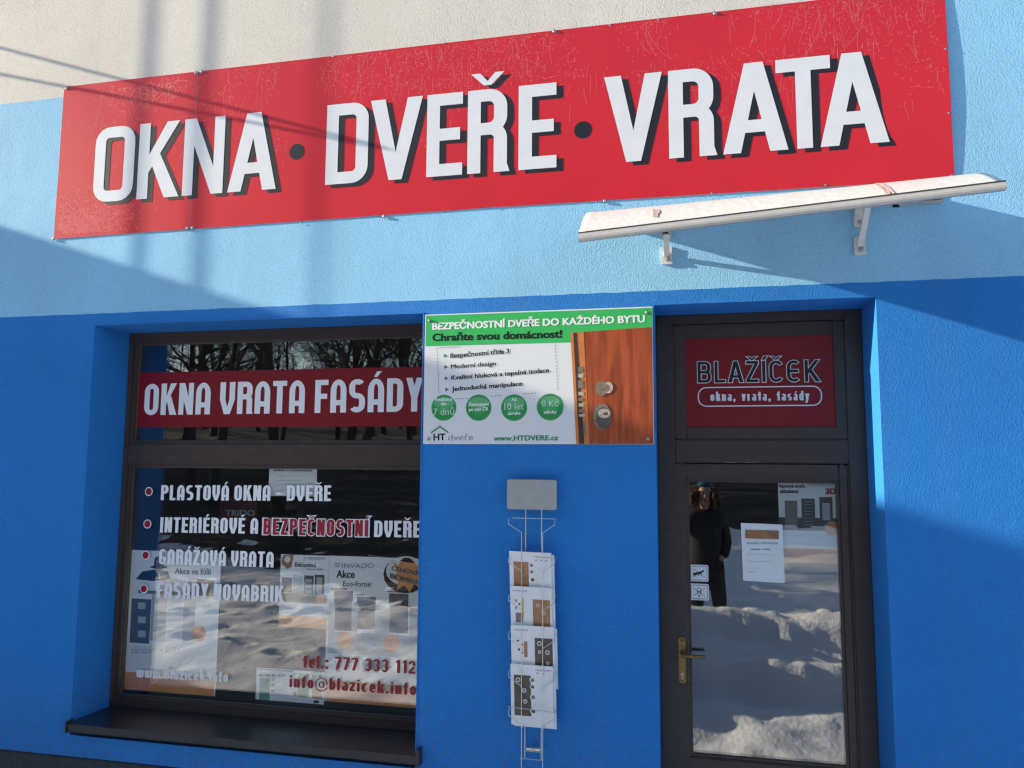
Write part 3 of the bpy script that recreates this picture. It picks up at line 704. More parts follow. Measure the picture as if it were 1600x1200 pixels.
m.build('crazed_patch', mat('crazed_film', (.80, .16, .155), .28), sign)
# screws along the edges
def screw(px, py, parent, y, r=.009, xz=None, depth=.006):
    x, z = xz or U(px, py, y); m = MB(); m.tube([(x, y + .002, z), (x, y - .002, z)], r * 1.25, 12); m.dome((x, y - .002, z), r, depth); return m.build('screw', STEEL, parent, smooth=False)
for px, py in ((104, 138), (84, 373), (306, 114), (315, 112), (293, 357), (301, 356), (866, 49), (1117, 21), (600, 338), (945, 314), (1487, 276)):
    screw(px, py, sign, SP - .0005)
for px, py in ((520, 88), (607, 77), (694, 67), (953, 39), (1029, 30), (1206, 8), (1290, 289), (772, 324), (1112, 302), (1477, 77), (1482, 177), (470, 349)):
    x, z = U(px, py, SP); m = MB(); m.dome((x, SP + bulge(x, z) - .0004, z), .0055, .003, 8); m.build('screw', STEEL, sign)

# ================================================================ small canopy over the door
CW = mat('canopy_white', (.74, .73, .70), .42, var=.10, vscale=30)
CGR = mat('canopy_aluminium', (.50, .49, .47), .36, .25, var=.05, vscale=30)
can = empty('canopy', (.4, 0, 3.2), 'narrow white curved door canopy with grey front rail on two white brackets', 'canopy')
DR, DL = .70, .60
def at(px, py, dep): x, z = U(px, py, -dep); return Vector((x, -dep, z))
fL, fR = at(904, 366, DL), at(1571, 285, DR)      # rail top edge ends
bL, bR = at(904, 378, DL), at(1571, 297, DR)
wL, wR = Vector((fL.x + .02, -.004, 3.285)), Vector((1.243, -.004, 3.285))
def prof(a, f, n=14):
    """cross-section from the wall over the convex crown to the rail"""
    pts = []
    for k in range(n + 1):
        t = k / n; p = a.lerp(f, t)
        p.z += .068 * math.sin(math.pi * t ** 1.25); pts.append(p)
    return pts
pl, pr_ = prof(wL, fL + Vector((0, .004, .004))), prof(wR, fR + Vector((0, .004, .004)))
m = MB(); NX = 60; n = len(pl)
for off in (0, -.006):
    for i in range(NX + 1):
        for k in range(n):
            p = pl[k].lerp(pr_[k], i / NX); m.v.append((p.x, p.y, p.z + off))
tot = (NX + 1) * n
for i in range(NX):
    for k in range(n - 1):
        q = (i * n + k, i * n + k + 1, (i + 1) * n + k + 1, (i + 1) * n + k)
        m.f.append(q); m.mi.append(0); m.f.append(tuple(tot + t for t in reversed(q))); m.mi.append(0)
for i in (0, NX):
    for k in range(n - 1):
        a = i * n + k; m.f.append((a, a + 1, tot + a + 1, tot + a) if i else (a, tot + a, tot + a + 1, a + 1)); m.mi.append(0)
m.build('roof_sheet', mat('canopy_sheet', (.60, .61, .62), .42, var=.04, vscale=26, bump=.003, bscale=30), can, smooth=True)
# peeled patches with rusty undercoat
def patch(u0, u1, t0, t1, seed, nm):
    r2 = random.Random(seed); m = MB(); cu, ct = (u0 + u1) / 2, (t0 + t1) / 2; ring = []
    for k in range(26):
        a = 2 * math.pi * k / 26; rr_ = 1 + r2.uniform(-.22, .22)
        c_, s_ = math.cos(a), math.sin(a); e_ = max(abs(c_), abs(s_)) ** .6
        ring.append((cu + (u1 - u0) / 2 * rr_ * c_ / e_, min(.995, max(.02, ct + (t1 - t0) / 2 * rr_ * s_ / e_))))
    def S_(u, t):
        k = t * (n - 1); i = min(n - 2, int(k)); f_ = k - i
        a = pl[i].lerp(pl[i + 1], f_); b = pr_[i].lerp(pr_[i + 1], f_); p = a.lerp(b, u); return (p.x, p.y - .002, p.z + .003)
    for k in range(26):
        a, b = ring[k], ring[(k + 1) % 26]
        m.face([S_(cu, ct), S_(*a), S_(*b)]); m.face([S_(cu, ct), S_(*b), S_(*a)]) if False else None
    m.build('peeled_patch', mat('peeled_undercoat', (.44, .32, .30), .7, var=.2, vscale=70), can)
patch(.192, .209, .74, .90, 2, 0); patch(.752, .770, .66, .98, 5, 0)
# front rail
m = MB(); NR = 40
for i in range(NR + 1):
    a = fL.lerp(fR, i / NR); b = bL.lerp(bR, i / NR); hgt = a.z - b.z
    for dy, dz in ((.012, .004), (-.002, .006), (-.008, 0), (-.010, -.25 * hgt), (-.014, -.45 * hgt), (-.014, -.75 * hgt), (-.006, -hgt), (.010, -hgt * 1.0), (.016, -.5 * hgt)):
        m.v.append((a.x, a.y + dy, a.z + dz))
for i in range(NR):
    for k in range(9): m.f.append((i * 9 + k, i * 9 + (k + 1) % 9, (i + 1) * 9 + (k + 1) % 9, (i + 1) * 9 + k)); m.mi.append(0)
m.f.append(tuple(range(9))); m.f.append(tuple(NR * 9 + k for k in reversed(range(9)))); m.mi += [0, 0]
m.build('front_rail', CGR, can)
m = MB()
for i in range(NR):
    a = fL.lerp(fR, i / NR); b = fL.lerp(fR, (i + 1) / NR)
    m.face([(a.x, a.y - .0085, a.z + .001), (b.x, b.y - .0085, b.z + .001), (b.x, b.y - .005, b.z + .008), (a.x, a.y - .005, a.z + .008)])
m.build('seal_strip', mat('black_seal', (.03, .03, .03), .6), can)
m = MB(); m.box(wL.x, wR.x, -.03, -.002, 3.262, 3.270); m.box(wL.x, wR.x, -.006, -.002, 3.271, 3.305); m.build('wall_rail', CGR, can)
BRW = mat('bracket_white', (.66, .65, .62), .45, var=.08, vscale=40)
for px, py, u in ((1042, 408, .20), (1344, 393, .745)):
    x, z = U(px, py - 6, -.01); fr_ = fL.lerp(fR, u); fx = fL.lerp(fR, u); 
    m = MB(); w_ = .013
    m.box(x - .026, x + .026, -.012, -.001, z - .035, z + .055); m.box(x - .02, x + .02, -.016, -.001, z + .10, 3.262)
    m.box(x - .024, x + .024, -.014, -.001, 3.17, 3.222)
    N = 12; tgt = Vector((x, -.21, 3.238)); st_ = Vector((x, -.012, z + .01))
    ring = []
    for k in range(N + 1):
        t = k / N; p = st_.lerp(tgt, t); p.z += .012 * math.sin(math.pi * t); p.y -= .02 * math.sin(math.pi * t)
        ring.append(p)
    for k in range(N):
        a, b = ring[k], ring[k + 1]; d = (b - a).normalized(); nn = Vector((0, -d.z, d.y)) * .008
        i = len(m.v); m.v += [(a.x - w_, *(a - nn).yz), (a.x + w_, *(a - nn).yz), (a.x + w_, *(a + nn).yz), (a.x - w_, *(a + nn).yz), (b.x - w_, *(b - nn).yz), (b.x + w_, *(b - nn).yz), (b.x + w_, *(b + nn).yz), (b.x - w_, *(b + nn).yz)]
        for q in ((0, 1, 5, 4), (1, 2, 6, 5), (2, 3, 7, 6), (3, 0, 4, 7)): m.f.append(tuple(i + t for t in q)); m.mi.append(0)
    up = [Vector((x, -.012, 3.258)), Vector((x, -.21, 3.245)), Vector((x, fx.y + .06, fx.z - .02))]
    for a, b in zip(up, up[1:]):
        i = len(m.v)
        for p in (a, b): m.v += [(p.x - w_, p.y, p.z - .006), (p.x + w_, p.y, p.z - .006), (p.x + w_, p.y, p.z + .006), (p.x - w_, p.y, p.z + .006)]
        for q in ((0, 1, 5, 4), (1, 2, 6, 5), (2, 3, 7, 6), (3, 0, 4, 7)): m.f.append(tuple(i + t for t in q)); m.mi.append(0)
    br = m.build('bracket', BRW, can)
    for zz in (z - .01, 3.19):
        mm = MB(); mm.tube([(x + .004, -.012, zz), (x + .004, -.019, zz)], .011, 6); mm.dome((x + .004, -.019, zz), .008, .004); mm.build('bolt', STEEL, br)

# ================================================================ advert board between window and door
AY_ = -.008
ad = empty('advert_board', (-.7, 0, 2.13), 'white and green advertising board with a wooden door picture, between window and door', 'advert')
ax0, ax1 = U(662.5, 600, AY_)[0], U(1021, 600, AY_)[0]; az1, az0 = U(840, 485.3, AY_)[1], U(840, 694, AY_)[1]
m = MB(); m.box(ax0, ax1, AY_, -.0015, az0, az1); m.build('board', BOARDW, ad, bevel=.0012)
C6 = lambda x, y: (650 + x / 4.1026, 470 + y / 4.1026)
a1 = AY_ - .0008
m = MB(); pxquad(m, [C6(64, 96), C6(1512, 45), C6(1513, 168), C6(990, 204), C6(992, 266), C6(60, 291)], a1); m.build('green_header', GREEN, ad)
a2, a3, a4 = AY_ - .0016, AY_ - .0024, AY_ - .0032
m = MB(); pxtext(m, 'BEZPEČNOSTNÍ DVEŘE DO KAŽDÉHO BYTU', C6(105, 185), C6(1467, 136), C6(0, 143)[1], a2, bold=.024)
m.build('lettering', PAPER, ad)
m = MB(); pxtext(m, 'Chraňte svou domácnost!', C6(105, 258), C6(935, 235), C6(0, 212)[1], a2, bold=.022); m.build('lettering', DKT, ad); m = MB()
for t, x0, y0, x1, y1, hh in (('Bezpečnostní třída 3', 220, 366, 597, 335, 28), ('Moderní design', 224, 436, 511, 415, 28), ('Kvalitní hluková a tepelná izolace', 226, 507, 853, 458, 28), ('Jednoduchá manipulace', 230, 579, 682, 543, 28)):
    pxtext(m, t, C6(x0, y0), C6(x1, y1), C6(0, y0 - hh)[1], a2, bold=.016); m.build('lettering', DKT, ad); m = MB()
pxtext(m, 'HT', C6(112, 895), C6(188, 893), C6(0, 853)[1], a2, bold=.014)
m.build('lettering', DKT, ad)
m = MB(); pxtext(m, 'dveře', C6(206, 896), C6(366, 893), C6(0, 856)[1], a2, bold=-.012); m.build('lettering', MATS.get('print_mid_grey') or mat('print_mid_grey', (.16, .16, .17), .5), ad); m = MB()
# dashed outline
def dash(p, q, nseg):
    for k in range(nseg):
        t0, t1 = k / nseg, (k + .58) / nseg
        a = (p[0] + (q[0] - p[0]) * t0, p[1] + (q[1] - p[1]) * t0); b = (p[0] + (q[0] - p[0]) * t1, p[1] + (q[1] - p[1]) * t1)
        A_, B_ = Vector(U(*C6(*a), a2)), Vector(U(*C6(*b), a2)); d = (B_ - A_).normalized(); nv = Vector((-d.y, d.x)) * .0015
        pts = [A_ - nv, B_ - nv, B_ + nv, A_ + nv]; m.face([(v.x, a2, v.y) for v in pts])
dash((134, 300), (148, 600), 14); dash((148, 300), (290, 294), 7); dash((892, 280), (910, 580), 14); dash((250, 630), (340, 624), 4); dash((480, 612), (560, 606), 4); dash((690, 596), (780, 590), 4); dash((700, 290), (890, 280), 1) if False else None
m.build('dashed_outline', mat('print_mid_grey', (.16, .16, .17), .5), ad)
m = MB()
for x, y in ((188, 352), (191, 425), (195, 497), (198, 569)): pxquad(m, [C6(x - 10, y + 13), C6(x + 13, y), C6(x - 10, y - 13)], a2); m.build('bullet_mark', DGREEN, ad); m = MB()
pxtext(m, 'www.HTDVERE.cz', C6(498, 897), C6(912, 893), C6(0, 866)[1], a2, bold=.018); m.build('lettering', DGREEN, ad); m = MB()
for s_, e_ in (((96, 846), (152, 806)), ((150, 803), (208, 845))):
    pxquad(m, [C6(s_[0], s_[1] - 5), C6(e_[0], e_[1] - 5), C6(e_[0] + 0, e_[1] + 6), C6(s_[0] + 0, s_[1] + 6)], a2 - (.0002 if s_[0] > 100 else 0))
m.build('roof_mark', DGREEN, ad)
for (x, y), lines in zip(((178, 685), (401, 685), (628, 685), (860, 681)), ([('Realizace', -42, 110, 22, .02), ('do', -16, 34, 20, .02), ('7 dnů', 48, 132, 42, -.012)], [('Zastoupení', -10, 132, 22, .02), ('po celé ČR', 22, 124, 22, .02)], [('Až', -42, 34, 20, .02), ('10 let', 14, 124, 42, -.01), ('záruka', 46, 84, 20, .02)], [('0 Kč', -2, 106, 40, -.01), ('zálohy', 42, 84, 20, .02)])):
    cx, cz = U(*C6(x, y), a2); rr_ = .068
    m = MB(); m.disc(cx, cz, rr_, a2, 40); m.disc(cx, cz, rr_ * .95, a3, 40, mi=1)
    for q in range(7): m.disc(cx, cz + rr_ * (.04 + .05 * q), rr_ * (.86 - .085 * q), a3 - .00006 * (q + 1), 36, mi=4 + q)
    # glossy button print: paler cap with its own outline
    m.face([(cx + rr_ * .82 * math.cos(t), a3 - .0006, cz + rr_ * (.30 + .52 * math.sin(t)) if math.sin(t) > 0 else cz + rr_ * (.30 + .22 * math.sin(t))) for t in [2 * math.pi * k / 32 for k in range(32)]], 2)
    for t, dy, wd, hh, bo in lines: pxtext(m, t, C6(x - wd / 2, y + dy), C6(x + wd / 2, y + dy - wd * .03), C6(0, y + dy - hh)[1], a4, bold=bo, mi=3)
    m.build('badge', [mat('badge_rim', (.03, .30, .10), .4), mat('badge_green', (.035, .33, .09), .35), mat('badge_pale', (.13, .44, .20), .3), PAPER] + [mat('badge_green_tone', (.026, .27, .075), .35), mat('badge_green_tone_b', (.032, .31, .088), .35), mat('badge_green_tone_c', (.04, .345, .10), .35), mat('badge_green_tone_d', (.05, .375, .115), .35), mat('badge_green_tone_e', (.06, .40, .13), .35), mat('badge_green_tone_f', (.07, .42, .145), .35), mat('badge_green_tone_g', (.08, .43, .16), .35)], ad)
def wood_print():
    m = bpy.data.materials.new('print_red_wood'); m.use_nodes = True; n = m.node_tree.nodes; l = m.node_tree.links; b = n['Principled BSDF']
    g = n.new('ShaderNodeNewGeometry'); mp = n.new('ShaderNodeMapping'); mp.inputs['Scale'].default_value = (22, 1, 2.2); l.new(g.outputs['Position'], mp.inputs[0])
    t = n.new('ShaderNodeTexNoise'); t.inputs['Scale'].default_value = 1.6; t.inputs['Detail'].default_value = 6; t.inputs['Distortion'].default_value = .6; l.new(mp.outputs[0], t.inputs[0])
    c = n.new('ShaderNodeValToRGB'); c.color_ramp.elements[0].position = .3; c.color_ramp.elements[0].color = (.22, .045, .016, 1); c.color_ramp.elements[1].position = .72; c.color_ramp.elements[1].color = (.47, .10, .036, 1)
    l.new(t.outputs[0], c.inputs[0]); l.new(c.outputs[0], b.inputs['Base Color']); b.inputs['Roughness'].default_value = .35; return m
m = MB(); b0, b1, b2 = a2, a3, a4
pxquad(m, [C6(990, 204), C6(1513, 168), C6(1523, 918), C6(1028, 918)], b0)
pxquad(m, [C6(990, 204), C6(1075, 198), C6(1112, 918), C6(1028, 918)], b1, 1)
pxquad(m, [C6(1008, 205), C6(1030, 203), C6(1080, 918), C6(1046, 918)], b2, 2)
m.build('door_picture', [wood_print(), mat('print_bright_orange', (.62, .20, .055), .4, var=.12, vscale=20), mat('print_soot', (.05, .028, .022), .5)], ad)
m = MB(); y_ = AY_ - .004
for k, (yy, hh) in enumerate(((440, 32), (480, 26), (535, 50), (595, 22), (632, 20), (668, 22), (705, 20), (735, 16))):
    pxquad(m, [C6(1036 + k * 1.2, yy - hh / 2), C6(1070 + k * 1.6, yy - hh / 2 - 2), C6(1072 + k * 1.6, yy + hh / 2), C6(1038 + k * 1.2, yy + hh / 2)], y_ - k * 1e-5, k % 2)
for (x, y, rx, ry, mi) in ((1188, 562, 40, 48, 0), (1193, 742, 56, 82, 0), (1203, 752, 46, 70, 2), (1232, 556, 30, 36, 1), (1216, 560, 26, 24, 0), (1205, 722, 38, 30, 1), (1216, 724, 16, 10, 2)):
    cx, cz = U(*C6(x, y), y_); m.disc(cx, cz, rx / 4.1 / 305, y_ - .0004 - len(m.f) * 3e-5, 28, mi, rz=ry / 4.1 / 305)
pxquad(m, [C6(1070, 780), C6(1084, 770), C6(1092, 850), C6(1080, 862)], y_, 0)
m.build('lock_picture', [mat('print_pewter', (.22, .17, .13), .4, var=.3, vscale=70), mat('print_silver', (.46, .40, .34), .4, var=.3, vscale=60), mat('print_gunmetal', (.10, .085, .075), .4, var=.2, vscale=60)], ad)
for x, y in ((88, 128), (1478, 76), (84, 886), (1487, 886)): screw(0, 0, ad, AY_ - .004, r=.0068, xz=U(*C6(x, y), AY_))

# ================================================================ wire brochure rack on the wall
rack = empty('brochure_rack', (-.62, 0, .55), 'zinc wire brochure rack with a blank grey header plate, screwed to the blue wall', 'rack')
RY = -.045
p = U(792.5, 749, RY - .01); q = U(870, 797, RY - .01)
m = MB(); m.prism(rrpts(p[0], q[1], q[0], p[1], .012, 0, 4, 40)[:-1], RY - .013, RY - .010); m.build('header_plate', GREYPL, rack, bevel=.0008)
xl, xr = U(821, 950, RY)[0], U(846, 950, RY)[0]
zt_ = p[1] - .02; zb_ = U(830, 1187, RY)[1]
m = MB(); m.tube([(xl, RY, zt_), (xl, RY, zb_)], .0028, 8); m.tube([(xr, RY, zt_), (xr, RY, zb_)], .0028, 8)
for py in (1169, 1174): z = U(830, py, RY)[1]; m.tube([(xl - .004, RY, z), (xr + .004, RY, z)], .0026, 8)
z = U(830, 1186, RY)[1]; m.tube([(xl - .02, RY - .004, z), (xr + .004, RY - .004, z)], .0026, 8)
m.build('back_frame', WIRE, rack)
z = U(832, 1171.5, RY)[1]; m = MB(); m.box((xl + xr) / 2 - .035, (xl + xr) / 2 + .035, RY + .002, RY + .006, z - .010, z + .010); m.tube([((xl + xr) / 2, 0, z), ((xl + xr) / 2, RY, z)], .004, 8); m.dome(((xl + xr) / 2, RY + .002, z), .009, .006); m.build('wall_fixing', STEEL, rack)
z = U(832, 770, RY)[1]; m = MB(); m.tube([((xl + xr) / 2, 0, z), ((xl + xr) / 2, RY - .009, z)], .005, 8); m.build('wall_fixing', STEEL, rack)
PK = [815.5, 876, 936, 995, 1056, 1116]
FYp = RY - .066
for k, py in enumerate(PK):
    z = U(830, py, FYp)[1]; xa, xb = U(794.5, py, FYp)[0], U(866.5, py, FYp)[0]; ia, ib = U(815, py, FYp)[0], U(848, py, FYp)[0]
    m = MB(); dz = .052; ln_ = .19 if k < 5 else .21
    for xo, xi in ((xa, ia), (xb, ib)):
        m.tube([(xo, RY, z + .012), (xo, RY - .02, z + .016), (xo, FYp + .012, z + .010), (xo, FYp, z - .012), (xi, FYp, z - dz), (xi, FYp, z - dz - ln_), (xi, FYp + .02, z - dz - ln_ - .008), (xi, RY, z - dz - ln_ - .008)], .0021, 7)
    m.tube([(xa, RY, z + .012), (xb, RY, z + .012)], .0021, 7)
    if k == 5: m.tube([(xa - .004, FYp + .001, z + .026), (xb, FYp + .001, z + .016)], .0021, 7)
    m.build('pocket', WIRE, rack)
def brochure(name_pts, y, lean, label, words, paint, extra=0):
    (x0, y0), (x1, y1) = name_pts
    e = empty('brochure', (0, y, 0), label, 'brochure', 'door brochures in the wire rack')
    a = U(x0, y0, y); b = U(x1, y1, y); W_ = b[0] - a[0]; dzx = (b[1] - a[1]) / W_; Hh = .292
    m = MB(); th = .004 + extra
    def Q(u, v, o=0):                      # u across, v down in metres/W, H
        return (a[0] + u * W_, y + lean * v - o, a[1] + dzx * u * W_ - v * Hh)
    c = [Q(0, 1), Q(1, 1), Q(1, 0), Q(0, 0)]
    i = len(m.v); m.v += c + [(v_[0], v_[1] + th, v_[2]) for v_ in c]
    for f in ((0, 1, 2, 3), (4, 7, 6, 5), (0, 4, 5, 1), (1, 5, 6, 2), (2, 6, 7, 3), (3, 7, 4, 0)): m.f.append(tuple(i + t for t in f)); m.mi.append(0)
    cov = m.build('cover', PAPER, e)
    m = MB(); dx_ = .012 + .006 * (words[3] > .5); c = [(p_[0] + dx_, p_[1] + .006 + th, p_[2] - .010) for p_ in (Q(0, 1), Q(1, 1), Q(1, 0), Q(0, 0))]; i = len(m.v); m.v += c + [(v_[0], v_[1] + .004, v_[2]) for v_ in c]
    for f in ((0, 1, 2, 3), (4, 7, 6, 5), (0, 4, 5, 1), (1, 5, 6, 2), (2, 6, 7, 3), (3, 7, 4, 0)): m.f.append(tuple(i + t for t in f)); m.mi.append(0)
    m.build('inner_pages', PAPER, e)
    m = MB(); mats = [WOODC, GREYT, DKT, GREYDOOR, mat('print_yellow', (.62, .55, .14), .5), BEIGEDOOR, POSTERIN, mat('print_dark_oak', (.10, .075, .06), .5, var=.2, vscale=30)]
    for n_, (u0, v0, u1, v1, mi) in enumerate(paint):
        if mi >= 0: m.face([Q(u0, v1, .0006 + n_ * 4e-5), Q(u1, v1, .0006 + n_ * 4e-5), Q(u1, v0, .0006 + n_ * 4e-5), Q(u0, v0, .0006 + n_ * 4e-5)], mi)
        else:                           # ring of a round detail
            r_ = u1; o1 = [Q(u0 + r_ * math.cos(t) / W_ * .085, v0 + r_ * math.sin(t) / Hh * .085, .0016 + n_ * 4e-5) for t in [-2 * math.pi * k / 18 for k in range(18)]]
            m.face(o1, 6); r_ *= .62; o1 = [Q(u0 + r_ * math.cos(t) / W_ * .085, v0 + r_ * math.sin(t) / Hh * .085, .0022 + n_ * 4e-5) for t in [-2 * math.pi * k / 18 for k in range(18)]]; m.face(o1, 5 if mi == -1 else 7)
    t_, u0, u1, v = words
    p0, p1 = Q(u0, v), Q(u1, v)
    i0 = len(m.v); font_text(m, t_, (p0[0], p0[2]), (p1[0], p1[2]), .0085, y + lean * v - .0009, .012, 1)
    m.build('cover_print', mats, e); return e
lines = lambda u0, u1, v0, n_, dv=.035: [(u0, v0 + k * dv, u1 - (k % 3) * .05, v0 + k * dv + .006, 6) for k in range(n_)]
brochure(((795.5, 861), (861, 864.5)), RY - .050, .040, 'white brochure with a light wood door picture on its left, topmost in the rack', ('MAGNUM', .60, .97, .085), [(.10, .17, .48, .62, 0), (.46, .17, .52, .62, 6), (.53, .22, .14, 0, -1), (.53, .33, .14, 0, -1), (.55, .46, .16, 0, -2), (.62, .12, .66, .14, 1), (.74, .12, .78, .14, 1), (.86, .12, .90, .14, 1), (.1, .04, .2, .075, 6)] + lines(.62, .95, .4, 5), .006)
brochure(((797, 915.5), (862, 919.5)), RY - .053, .040, 'white brochure with yellow-edged sketch and light wood door, second from the top', ('MAGNUM', .06, .40, .085), [(.10, .19, .32, .52, 4), (.10, .19, .26, .52, 6), (.12, .44, .30, .6, 5), (.54, .20, .95, .66, 0), (.82, .06, .94, .075, 6), (.12, .22, .15, .26, 2), (.2, .28, .24, .31, 2), (.12, .34, .15, .38, 2), (.66, .3, .1, 0, -1), (.8, .42, .12, 0, -1)], .006)
brochure(((798, 976.5), (865.5, 980.5)), RY - .056, .040, 'white brochure with dark brown door on its right, third from the top', ('PREMIUM', .08, .40, .085), [(.11, .19, .36, .5, 6), (.30, .26, .38, .52, 0), (.14, .24, .18, .27, 2), (.24, .3, .27, .33, 2), (.16, .38, .2, .42, 2), (.24, .44, .27, .47, 2), (.55, .19, .96, .68, 7), (.66, .28, .13, 0, -2), (.66, .42, .1, 0, -1), (.84, .42, .13, 0, -2), (.84, .6, .1, 0, -1), (.8, .05, .92, .07, 6)] + lines(.1, .4, .58, 4), .005)
brochure(((797.5, 1037.5), (863.5, 1042)), RY - .058, .032, 'white brochure with a dark grey-brown door on its left, lowest in the rack', ('PREMIUM', .60, .95, .085), [(.08, .17, .48, .84, 7), (.18, .25, .13, 0, -2), (.32, .42, .13, 0, -1), (.34, .6, .12, 0, -1), (.52, .24, .17, 0, -1), (.52, .35, .15, 0, -2), (.53, .52, .18, 0, -1), (.53, .75, .18, 0, -2), (.62, .11, .66, .135, 1), (.76, .11, .8, .135, 1), (.1, .04, .2, .06, 6)] + lines(.62, .96, .3, 12), .004)

# ================================================================ posters and notices behind the glass
PY = GY + .022
def poster(name, label, cat, x0, y0, x1, y1, m_, y=PY, group=None):
    a, b = U(x0, y0, y), U(x1, y1, y); e = empty(name, (0, y, 0), label, cat, group)
    mb = MB(); mb.box(a[0], b[0], y, y + .0015, b[1], a[1]); mb.build('sheet', m_, e); return e
PRM = [DKT, GREYDOOR, BROWNDOOR, BEIGEDOOR, ORANGE, POSTERIN, WOODC, mat('print_pale_grey', (.42, .46, .48), .5), GREYT, CRIM, mat('print_green_pale', (.10, .30, .22), .5), mat('print_skin', (.42, .30, .24), .6), mat('print_bright_white', (.76, .79, .80), .5)]
def paint(e, y, rects=(), polys=(), texts=(), discs=()):
    m = MB(); k = 0
    for x0, y0, x1, y1, mi in rects: k += 1; pxrect(m, x0, y0, x1, y1, y - .0006 - k * 3e-5, mi)
    for pts, mi in polys: k += 1; pxquad(m, pts, y - .0006 - k * 3e-5, mi)
    for cx, cy, r, mi in discs: k += 1; x, z = U(cx, cy, y); m.disc(x, z, r, y - .0006 - k * 3e-5, 28, mi)
    for t, a, b, top, bo, mi in texts: k += 1; pxtext(m, t, a, b, top, y - .0012 - k * 3e-5, bo, mi)
    m.build('poster_print', PRM, e)
def logo(x0, x1, yb, yt): return [('INVADO', (x0, yb), (x1, yb), yt, .004, 8)]
def logobars(x0, yb, yt): return [(x0, yt + (yb - yt) * k / 3, x0 + (yb - yt) * 1.1, yt + (yb - yt) * (k / 3 + .2), 8) for k in range(3)]
# 1: the poster with a man in a hat
e = poster('poster', 'poster of a man in a black hat over doors, far left in the window', 'poster', 203, 859, 336, 1088, POSTER, group='posters in the shop window')
ell = lambda cx, cy, rx, ry, n=20: [(cx + rx * math.cos(2 * math.pi * k / n), cy + ry * math.sin(2 * math.pi * k / n)) for k in range(n)]
paint(e, PY, [(206, 935, 233, 1006, 1), (216, 941, 227, 952, 7), (216, 963, 227, 974, 7), (216, 985, 227, 996, 7), (238, 925, 258, 1002, 7), (264, 926, 282, 1000, 12), (288, 924, 303, 1002, 7), (308, 905, 334, 932, 2), (200, 1006, 334, 1049, 12), (190, 1049, 334, 1088, 4), (216, 922, 300, 931, 2), (238, 905, 322, 910, 6)],
      [([(212, 905), (222, 893), (240, 890), (262, 893), (266, 903), (240, 908)], 0), (ell(248, 889.5, 5.4, 6.5), 11), (ell(248, 886, 13.5, 2.6), 0), ([(240, 886), (241.5, 872), (246, 869), (250, 870), (254.5, 872), (256, 886)], 0), ([(246.5, 895), (250.5, 895), (248.5, 903)], 12)],
      [('Akce ve fólii', (273, 896.5), (329, 898), 887, .014, 0), ('zárubeň + klika', (204, 1021), (281, 1021), 1010, 0, 8)], [(311, 990, .047, 4)])
# 2
e = poster('poster', 'small poster with four doors and orange base, second from left in the window', 'poster', 439, 866, 510.5, 983, POSTER, PY + .002, group='posters in the shop window')
y2 = PY + .002
paint(e, y2, [(440.5, 902, 456, 926, 1), (458, 899, 473, 933, 7), (475, 899, 489.5, 930, 1), (477.5, 905, 487, 910, 7), (477.5, 914, 487, 919, 7), (477.5, 922, 487, 927, 7), (492, 898, 506, 933, 1), (495, 902, 503, 928, 7), (436, 926, 510, 944, 3), (436, 944, 509.5, 961, 12), (435.5, 961, 509.5, 983, 4)] + logobars(474, 874, 870.5),
      [([(439.6, 876), (443, 867.5), (459, 866.8), (455, 886), (449, 889), (440, 881)], 6), (ell(449, 874, 4.6, 5.2), 12)], [('Exkluzivní', (461, 885), (494, 886.5), 878.5, .014, 0), ('rámové dveře', (479, 890.5), (504, 891), 887.5, .01, 8)] + logo(481, 507, 874.5, 870.5), [(500, 936, .026, 4)])
# 3
y3 = PY + .006
e = poster('poster', 'large poster with round black and orange price badge, rightmost in the window', 'poster', 513, 868, 668, 1108, POSTER, y3, group='posters in the shop window')
paint(e, y3, [(522, 922, 550, 986, 1), (558, 932, 586, 984, 2), (608, 927, 637, 990, 1), (517, 918.5, 542, 922.5, 6), (556, 928, 568, 931, 6), (605, 923, 625, 926, 6), (625, 946, 642, 949, 6), (514, 941, 522, 1000, 7), (550, 941, 558, 1000, 7), (586, 946, 608, 1004, 7), (640, 950, 668, 958, 1), (640, 958, 668, 1016, 7), (513, 986, 668, 1030, 7), (512, 1026, 668, 1062, 12), (511, 1062, 668, 1108, 4), (525, 1036, 531, 1050, 8), (566, 1030, 592, 1052, 7)] + logobars(523, 887, 879.5),
      [(ell(634, 898, 35, 29), 0), (ell(634, 892, 31, 23), 12), ([(613, 876), (622, 884), (629, 872), (637, 880), (645, 872), (650, 884), (660, 880), (656, 892), (664, 900), (655, 905), (657, 920), (647, 912), (640, 926), (632, 914), (620, 922), (622, 908), (612, 903), (620, 894)], 4), ([(624, 876), (629, 874), (632, 871), (641, 872), (644, 876), (650, 880), (636, 879)], 0)],
      [('Akce', (525.5, 902.5), (554, 903), 891, .012, 0), ('Eco-fornir', (536, 915.5), (581, 917), 907.5, .004, 0), ('CENOVÁ', (612, 891), (656, 900), 884, .03, 2), ('BOMBA', (610, 903.5), (655, 915.5), 895.5, .03, 2), ('zárubeň', (522, 1036), (560, 1036), 1030, 0, 8)] + logo(534, 584, 887.5, 880.5), [(539, 1001, .050, 4), (613, 1005, .050, 4)])
# 4 notice at the top of the lower pane
y4 = PY - .004
e = poster('notice', 'white printed notice taped under the middle transom of the shop window', 'notice', 421, 728, 494, 776, POSTER, y4)
paint(e, y4, [(427, 733.5, 446, 736.5, 8), (448, 733.7, 452, 736.5, 8), (454, 733.7, 487, 736.8, 8), (430, 743, 480, 744.2, 7), (434, 750, 470, 751.2, 7), (432, 757, 476, 758.2, 7), (436, 764, 474, 765.2, 7), (428, 770, 440, 774, 12)])
